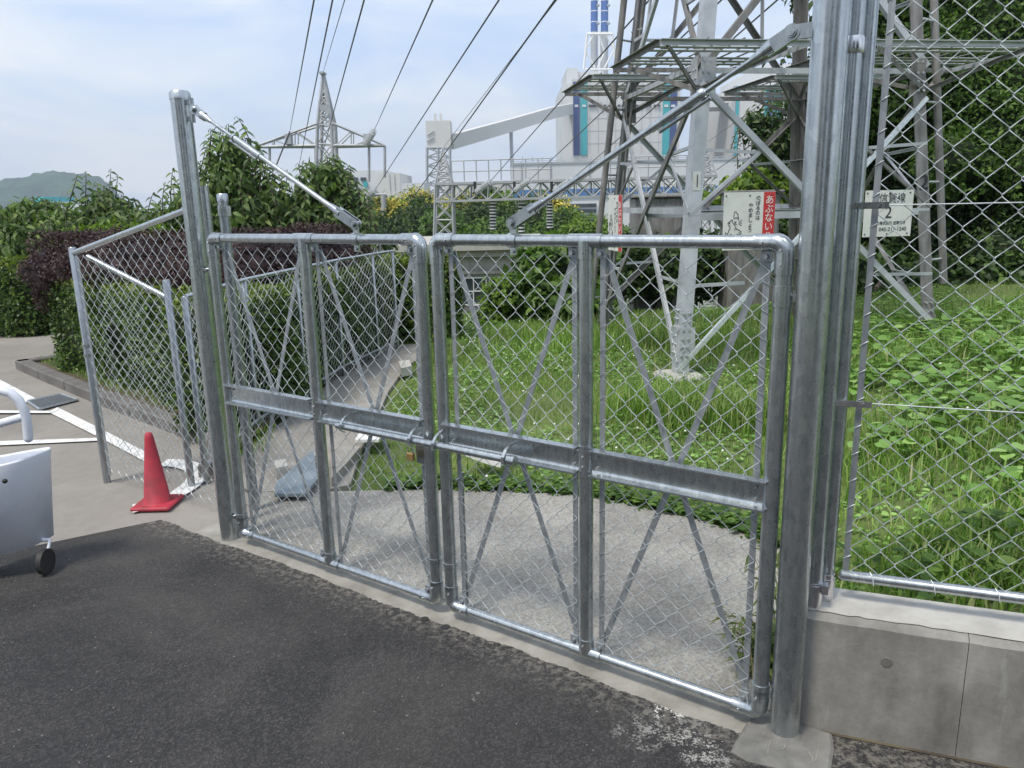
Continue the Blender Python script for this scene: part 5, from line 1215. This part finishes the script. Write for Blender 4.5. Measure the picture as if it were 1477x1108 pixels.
# purple shrubs on top
pr = empty('purple_hedge', (-3.3, 7.5, 0), 'long dark purple leaved shrub billowing over the top of the clipped hedge', 'hedge')
pb_ = []
ln_ = [(-4.55, 8.45), (-4.0, 8.0), (-3.45, 7.55), (-2.9, 7.1), (-2.5, 6.85), (-2.35, 7.3), (-2.25, 7.9), (-2.2, 8.5), (-2.15, 9.1)]
for i, (x, y) in enumerate(ln_): pb_.append(((x, y, 1.10+.015*math.sin(i*2.1)), (.50, .50, .33)))
pb_.append(((-4.66, 8.34, 1.04), (.50, .48, .40)))
leafcloud('foliage', pb_, 3600, .034, 'purple', pr, shell=.12, wid=.55)
part('inner_body', 'purple', pr, lambda m: [m.sphere(c, .44, 14, 8, (1, 1, .64)) for c, r in pb_])
part('stem', 'bark', pr, lambda m: [m.tube([(x, y, 0), (x+.03, y, .9)], .03, 6) for x, y in ln_])

# shoots: curved twigs with drooping alternate leaves
def shoots(parent, tips, size, mat, nleaf=11, base_off=(0, 0, -.7), wid=.42):
    Pp, Dd, Nm, Ss = [], [], [], []; m = MB()
    for tip in tips:
        tip = Vector(tip); L = random.uniform(.75, 1.15); base = tip + Vector(base_off)*L + Vector((random.uniform(-.25, .25), random.uniform(-.15, .15), 0)); ctl = (tip+base)/2+Vector((random.uniform(-.08, .08), 0, .1)); pts = []
        for i in range(9):
            t = i/8; p = base*(1-t)**2+ctl*2*t*(1-t)+tip*t*t; pts.append(p)
        m.tube(pts, [.010*(1-.8*i/8)+.002 for i in range(9)], 5)
        for k in range(nleaf+4):
            t = min(1, .05+.95*k/(nleaf+3)); i = min(7, int(t*8)); p = pts[i].lerp(pts[i+1], t*8-i); ax = (pts[i+1]-pts[i]).normalized(); a = k*2.4+random.uniform(-.4, .4)
            sd = Vector((math.cos(a), math.sin(a)*.6, 0)); d = sd*.8+ax*.35+Vector((0, 0, -.55)); Pp.append(p); Dd.append(d); Nm.append(Vector((0, -.6, .7))+sd*.5); Ss.append(size*(.65+.35*math.sin(t*3))*random.uniform(.8, 1.15))
    m.build('twig', 'bark', parent, kind='stuff')
    arrmesh('shoot_leaves', leaves_from(np.array(Pp), np.array(Dd), np.array(Nm), np.array(Ss), wid, .16, .35), 8, LEAF_F, mat, parent, kind='stuff')
def tree(name, base, blobs, dens, size, mat, label, tips=None, trunk=.12, shell=.6, group=None, core=True, wid=.42, limbs=True, clump=0, coremat='core', cat='tree', tipsize=None, droop=.3):
    root = empty(name, base, label, cat, group); b = Vector(base); c = sum((Vector(q[0]) for q in blobs), Vector())/len(blobs)
    fork = lerp(b, c, .55); fork.x = lerp(b, c, .3).x
    part('trunk', 'bark', root, lambda m: m.tube([b-UZ*.1, lerp(b, fork, .5)+Vector((.03, 0, 0)), fork], [trunk, trunk*.8, trunk*.6], 10))
    if limbs: part('limb', 'bark', root, lambda m: [m.tube([fork, lerp(fork, Vector(q[0]), .55)+UZ*.1, Vector(q[0])], [trunk*.55, trunk*.3, trunk*.1], 7) for q in blobs])
    leafcloud('crown', blobs, dens, size, mat, root, shell=shell if name != 'cherry_tree' else .95, wid=wid, clump=clump, droop=droop, hang=.8 if name == 'cherry_tree' else 0)
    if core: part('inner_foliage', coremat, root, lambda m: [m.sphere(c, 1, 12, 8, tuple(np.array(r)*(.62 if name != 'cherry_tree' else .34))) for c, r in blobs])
    if tips:
        extra = []
        if name == 'cherry_tree':
            for c, r in blobs:
                for _ in range(10):
                    a = random.uniform(-.3, math.pi+.3); extra.append((c[0]+r[0]*1.25*math.cos(a), c[1]-random.uniform(-.3, .9)*r[1], c[2]+r[2]*1.25*abs(math.sin(a))))
        shoots(root, list(tips)+extra, tipsize or size*1.05, mat)
    return root
def blob(x, y, Y, rx, rz, ry=None): p = at(x, y, Y); k = Y/1109; return (tuple(p), (rx*k, (ry or rx)*k, rz*k))
# cherry trees in a row at the left
tree('cherry_tree', (at(330, 300, 11).x, 11.0, -.05), [blob(338, 222, 11, 30, 30), blob(335, 262, 11, 50, 36), blob(300, 300, 10.8, 55, 34), blob(365, 300, 11, 52, 32), blob(275, 318, 11, 40, 22), blob(330, 322, 10.8, 70, 26)], 320, .13, 'cherry',
     'leafy cherry tree just right of the left gate post, tallest of its row', [at(x, y, 11) for x, y in ((341, 168), (330, 185), (322, 205), (352, 195), (312, 228), (372, 215), (386, 238), (398, 262), (300, 222), (292, 248), (345, 225), (262, 260), (360, 240))], .09)
tree('cherry_tree', (at(470, 300, 11.5).x, 11.5, -.05), [blob(470, 252, 11.5, 28, 20), blob(462, 275, 11.5, 46, 30), blob(425, 300, 11.3, 50, 28), blob(492, 305, 11.5, 38, 28), blob(455, 318, 11.3, 70, 22)], 320, .13, 'cherry',
     'leafy cherry tree behind the left leaf\'s stay rod, in front of the pylon', [at(x, y, 11.4) for x, y in ((468, 232), (482, 222), (455, 245), (505, 238), (515, 262), (432, 262), (412, 270), (518, 288), (446, 250), (495, 250))], .09)
tree('cherry_tree', (at(150, 320, 12.5).x, 12.5, -.05), [blob(150, 300, 12.5, 36, 22), blob(175, 318, 12.3, 48, 20), blob(130, 330, 12.3, 50, 18), blob(215, 322, 12.5, 42, 18), blob(240, 318, 12, 40, 22)], 320, .13, 'cherry',
     'leafy cherry tree between the hill and the left gate post, with two drooping shoots', [at(x, y, 12.4) for x, y in ((112, 252), (124, 247), (138, 262), (160, 244), (170, 252), (150, 268), (178, 280), (196, 292), (250, 242), (255, 262), (262, 250))], .08)
tree('cherry_tree', (at(40, 340, 13).x, 13, -.5), [blob(30, 322, 13, 70, 28), blob(85, 322, 13, 55, 26), blob(-20, 335, 13, 60, 34), blob(60, 350, 12.6, 80, 28), blob(48, 296, 13, 26, 10)], 320, .13, 'cherry',
     'dark leafy cherry tree at the far left edge above the clipped hedge', [at(x, y, 13) for x, y in ((24, 290), (48, 284), (98, 296), (8, 300), (70, 300))], .1)
for xx, lab in ((190, 'lime green shrub showing behind the purple hedge, nearer the left gate post'), (130, 'lime green shrub behind the left end of the purple hedge')):
    tree('young_shrub', (at(xx, 340, 10.3).x, 10.3, 0), [blob(xx, 342, 10.3, 42, 13), blob(xx+28, 336, 10.3, 30, 12)], 650, .10, 'lime', lab, trunk=.03, cat='shrub')
tree('cherry_tree', (at(560, 330, 17).x, 17, -1.5), [blob(556, 350, 17, 16, 10), blob(530, 340, 17, 18, 12)], 300, .12, 'cherry_dark', 'dark shrub top beside the low building roof, left of the meeting stiles', trunk=.05, cat='shrub')
# small palm like flowering bits and the far woods
woods = [(552, 302, 62, 34, 24, 'yellow', 'yellow blossoming tree beside the two legged frame'), (600, 296, 66, 32, 22, 'yellow', 'yellow blossoming tree left of the gantry leg'), (574, 330, 50, 26, 20, 'darkleaf', 'dark round tree below the yellow blossom'),
         (528, 318, 56, 24, 26, 'cherry_dark', 'dark tree behind the left leaf\'s stay rod foot'), (606, 318, 55, 34, 30, 'cherry_dark', 'dense dark tree left of the gantry leg'), (668, 300, 70, 30, 24, 'yellow', 'yellow blossoming tree behind the gantry leg'),
         (690, 312, 60, 40, 30, 'cherry_dark', 'dense dark tree under the left bay of the gantry'), (723, 300, 66, 22, 26, 'lime', 'bright green tree between two insulator columns'), (640, 322, 50, 30, 24, 'midleaf', 'mid green tree directly behind the gap between the leaves'),
         (760, 312, 62, 34, 28, 'cherry_dark', 'dense tree behind the middle insulator column'), (792, 300, 68, 34, 22, 'yellow', 'yellow blossoming tree behind the rightmost insulator column'), (812, 318, 58, 30, 20, 'midleaf', 'mid green tree right of the rightmost insulator column'),
         (850, 326, 55, 34, 15, 'lime', 'bright green low tree at the left foot of the tower'), (720, 332, 48, 50, 16, 'midleaf', 'mid green tree showing just over the right leaf\'s top rail'), (930, 335, 50, 50, 12, 'midleaf', 'low green tree behind the left legs of the tower'), (704, 280, 72, 18, 12, 'cherry_dark', 'dark tree top reaching into the gantry truss')]
for x, y, Y, rx, rz, mt, lab in woods:
    k = Y/1109; bs = [blob(x, y, Y, rx, rz), blob(x-rx*.5, y+rz*.4, Y-1, rx*.7, rz*.7), blob(x+rx*.5, y+rz*.35, Y-1, rx*.7, rz*.75), blob(x, y+rz*.9, Y-1, rx*1.1, rz)]
    under = mt == 'yellow'
    r = tree('woodland_tree', (at(x, y, Y).x, Y, -9), bs, 34 if not under else 40, .34, mt, lab, trunk=.25, shell=.45, group='woodland trees beyond the slope', clump=1.1 if under else 0, coremat='core', limbs=False)
    if under: leafcloud('green_foliage', bs, 16, .34, 'midleaf', r, shell=.6)
# bushes behind the grass
def bush(name, base, blobs, dens, size, mat, label, wid=.7, **kw): return tree(name, base, blobs, dens, size, mat, label, trunk=.03, wid=wid, limbs=False, cat='bush', **kw)
bush('broad_leaf_bush', (at(810, 440, 11.5).x, 11.5, 0), [blob(800, 385, 11.8, 52, 42), blob(770, 425, 11.4, 46, 34), blob(845, 392, 11.8, 48, 44), blob(820, 430, 11.2, 60, 30), blob(735, 445, 11.4, 34, 22)], 620, .13, 'midleaf', 'mid green broad leaved bush at the left of the tower, behind the right leaf')
bush('fine_bush', (at(720, 455, 11).x, 11.0, -.2), [blob(722, 430, 11.2, 30, 34), blob(700, 462, 11, 30, 18)], 520, .08, 'lime', 'fine leaved pale bush against the low building\'s windows')
bush('dark_bush', (at(905, 430, 13).x, 13, .2), [blob(890, 385, 13, 50, 48), blob(950, 385, 13.2, 60, 46), blob(1010, 380, 13.4, 60, 48), blob(1075, 378, 13.4, 60, 50), blob(1130, 372, 13.4, 50, 55)], 460, .11, 'darkleaf', 'dark creeper covered bush behind the lower braces of the tower')
bush('climber_bush', (at(1090, 300, 14.5).x, 14.5, .8), [blob(1085, 275, 14.5, 40, 26), blob(1045, 292, 14.3, 34, 18), blob(1130, 285, 14.5, 40, 30)], 460, .12, 'lime', 'pale green climber heaped behind the bird warning sign')
tree('evergreen_tree', (at(1125, 400, 15).x, 15, .8), [blob(1125, 205, 15, 42, 48), blob(1150, 250, 14.8, 48, 60), blob(1092, 180, 15, 22, 18), blob(1110, 262, 14.7, 36, 40)], 330, .12, 'cherry_dark', 'glossy evergreen tree between the tower leg and the right gate post', [at(x, y, 15) for x, y in ((1075, 165), (1083, 158), (1095, 155), (1068, 178), (1110, 158), (1065, 200))], .12, tipsize=.10)
# the wooded bank at the right
rt = [((1290, 90, 13.5, 90, 110), 'midleaf', 'dark fine leaved tree behind the right fence post, left part of the bank'), ((1410, 60, 13, 110, 110), 'midleaf', 'fine leaved tree at the top right corner'), ((1440, 200, 12.2, 95, 85), 'midleaf', 'brighter fine leaved tree at the right edge at mid height'),
      ((1250, 250, 14, 80, 110), 'darkleaf', 'dark tree between the gate post and the numbered tower leg'), ((1390, 300, 13, 100, 90), 'darkleaf', 'dark tree behind the numbered tower leg'), ((1490, 330, 11.8, 90, 90), 'darkleaf', 'dark bush mass at the right edge above the broad leaves')]
for (x, y, Y, rx, rz), mt, lab in rt:
    bs = [blob(x, y, Y, rx, rz), blob(x-rx*.6, y+rz*.4, Y-.6, rx*.6, rz*.55), blob(x+rx*.6, y-rz*.35, Y-.4, rx*.6, rz*.55), blob(x+rx*.4, y+rz*.6, Y-.8, rx*.6, rz*.5), blob(x-rx*.4, y-rz*.6, Y, rx*.6, rz*.5)]
    px = at(x, y, Y); tree('bank_tree', (px.x, Y, float(hgt(px.x, Y))), bs, 420, .085, mt, lab, shell=.4, group='trees of the wooded bank', wid=.5, clump=0)
bush('bank_undergrowth', (5.0, 10.5, .5), [blob(1230, 400, 12, 80, 50), blob(1330, 410, 11.6, 80, 46), blob(1420, 415, 11, 80, 50), blob(1500, 410, 10.6, 70, 60), blob(1180, 400, 12.6, 60, 50)], 430, .10, 'darkleaf', 'dark undergrowth at the foot of the wooded bank behind the right fence')
# background woods higher on the bank, behind everything at the right
m_ = [((x+RNG.normal()*.5, 19+RNG.normal(), z), (2.2, 1.6, 1.8)) for x in np.arange(8.5, 19, 2.4) for z in (1.5, 4.0, 6.5)]
leafcloud('far_bank_woods', m_, 60, .22, 'darkleaf', None, shell=.4, kind='stuff')
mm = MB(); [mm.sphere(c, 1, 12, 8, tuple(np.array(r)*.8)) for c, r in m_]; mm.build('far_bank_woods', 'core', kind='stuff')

# unseen woods added behind the viewer to give the metal dark reflections
bw = [((x, -9-RNG.random()*2, z), (1.7, 1.5, 1.5)) for x in (-13, -10.5, -8, -3.2, -1.2, 3.5, 6.0, 8.5) for z in (1.2, 3.2, 4.6)]
leafcloud('reflection_woods', bw, 40, .22, 'cherry_dark', None, shell=.4, kind='stuff')
mm = MB(); [mm.sphere(c, 1, 12, 8, tuple(np.array(r)*.85)) for c, r in bw]; mm.build('reflection_woods', 'core', kind='stuff')

# bamboo grass beside the right gate post
def bamboo(base, n, h, label, lean, spread=.10, size=.10):
    root = empty('bamboo_grass', base, label, 'weed', 'weeds at the right gate post'); m = MB(); Pp, Dd, Nm, Ss = [], [], [], []
    for i in range(n):
        b = Vector(base)+Vector((random.uniform(-spread, spread), random.uniform(-spread*.6, spread), 0)); hh = h*random.uniform(.5, 1.05); ld = Vector(lean)*random.uniform(.2, 1.2)+Vector((random.uniform(-.2, .2), random.uniform(-.2, .2), 0))
        pts = [b+UZ*hh*t+ld*hh*t*t*.6 for t in (0, .25, .5, .75, 1)]; m.tube(pts, [.0022, .002, .0016, .0012, .0008], 5)
        for t in np.linspace(.2, 1, 8):
            j = min(3, int(t*4)); p = pts[j].lerp(pts[j+1], t*4-j); a = random.uniform(0, 6.28); Pp.append(p); Dd.append(Vector((math.cos(a), math.sin(a), random.uniform(-.5, .5)))+ld*.6); Nm.append(Vector((random.uniform(-.5, .5), random.uniform(-.5, .5), 1))); Ss.append(size*random.uniform(.5, 1.2))
    m.build('stem', 'drystraw', root, kind='stuff'); arrmesh('blade', leaves_from(np.array(Pp), np.array(Dd), np.array(Nm), np.array(Ss), .16, .12, .4), 8, LEAF_F, 'bamboo', root, kind='stuff')
bamboo((1.02, 2.42, 0), 16, .62, 'bamboo grass growing up between the right leaf\'s hinge stile and the wall end', (-.1, 0, 0), .06, .085)
bamboo((.86, 2.38, 0), 14, .24, 'pale bamboo grass leaning left across the pad corner behind the right leaf', (-.9, 0, 0), .07, .085)
bamboo((1.05, 2.62, 0), 14, .40, 'taller dry bamboo grass against the end of the retaining wall', (-.3, 0, 0), .08, .085)
wd = [((.92, 2.40, .06), (.11, .07, .08)), ((1.02, 2.46, .10), (.09, .08, .10))]
wr_ = empty('broadleaf_weed', (.95, 2.42, 0), 'dark broad leaved weed clump at the inner foot of the right gate post', 'weed')
leafcloud('leaves', wd, 2600, .045, 'midleaf', wr_, shell=.9, wid=.7)

# ------------------------------------------------------------ air
hz = MB(); hz.box((0, 900, 95), (3400, 2600, 210)); ho = hz.build('haze', None, kind='stuff')
hm = bpy.data.materials.new('haze_air'); hm.use_nodes = True; hn = hm.node_tree; hn.nodes.clear()
pv = hn.nodes.new('ShaderNodeVolumePrincipled'); pv.inputs['Color'].default_value = (.80, .88, 1.0, 1); pv.inputs['Density'].default_value = .00036; pv.inputs['Anisotropy'].default_value = .2
om = hn.nodes.new('ShaderNodeOutputMaterial'); hn.links.new(pv.outputs[0], om.inputs['Volume']); ho.data.materials.append(hm)
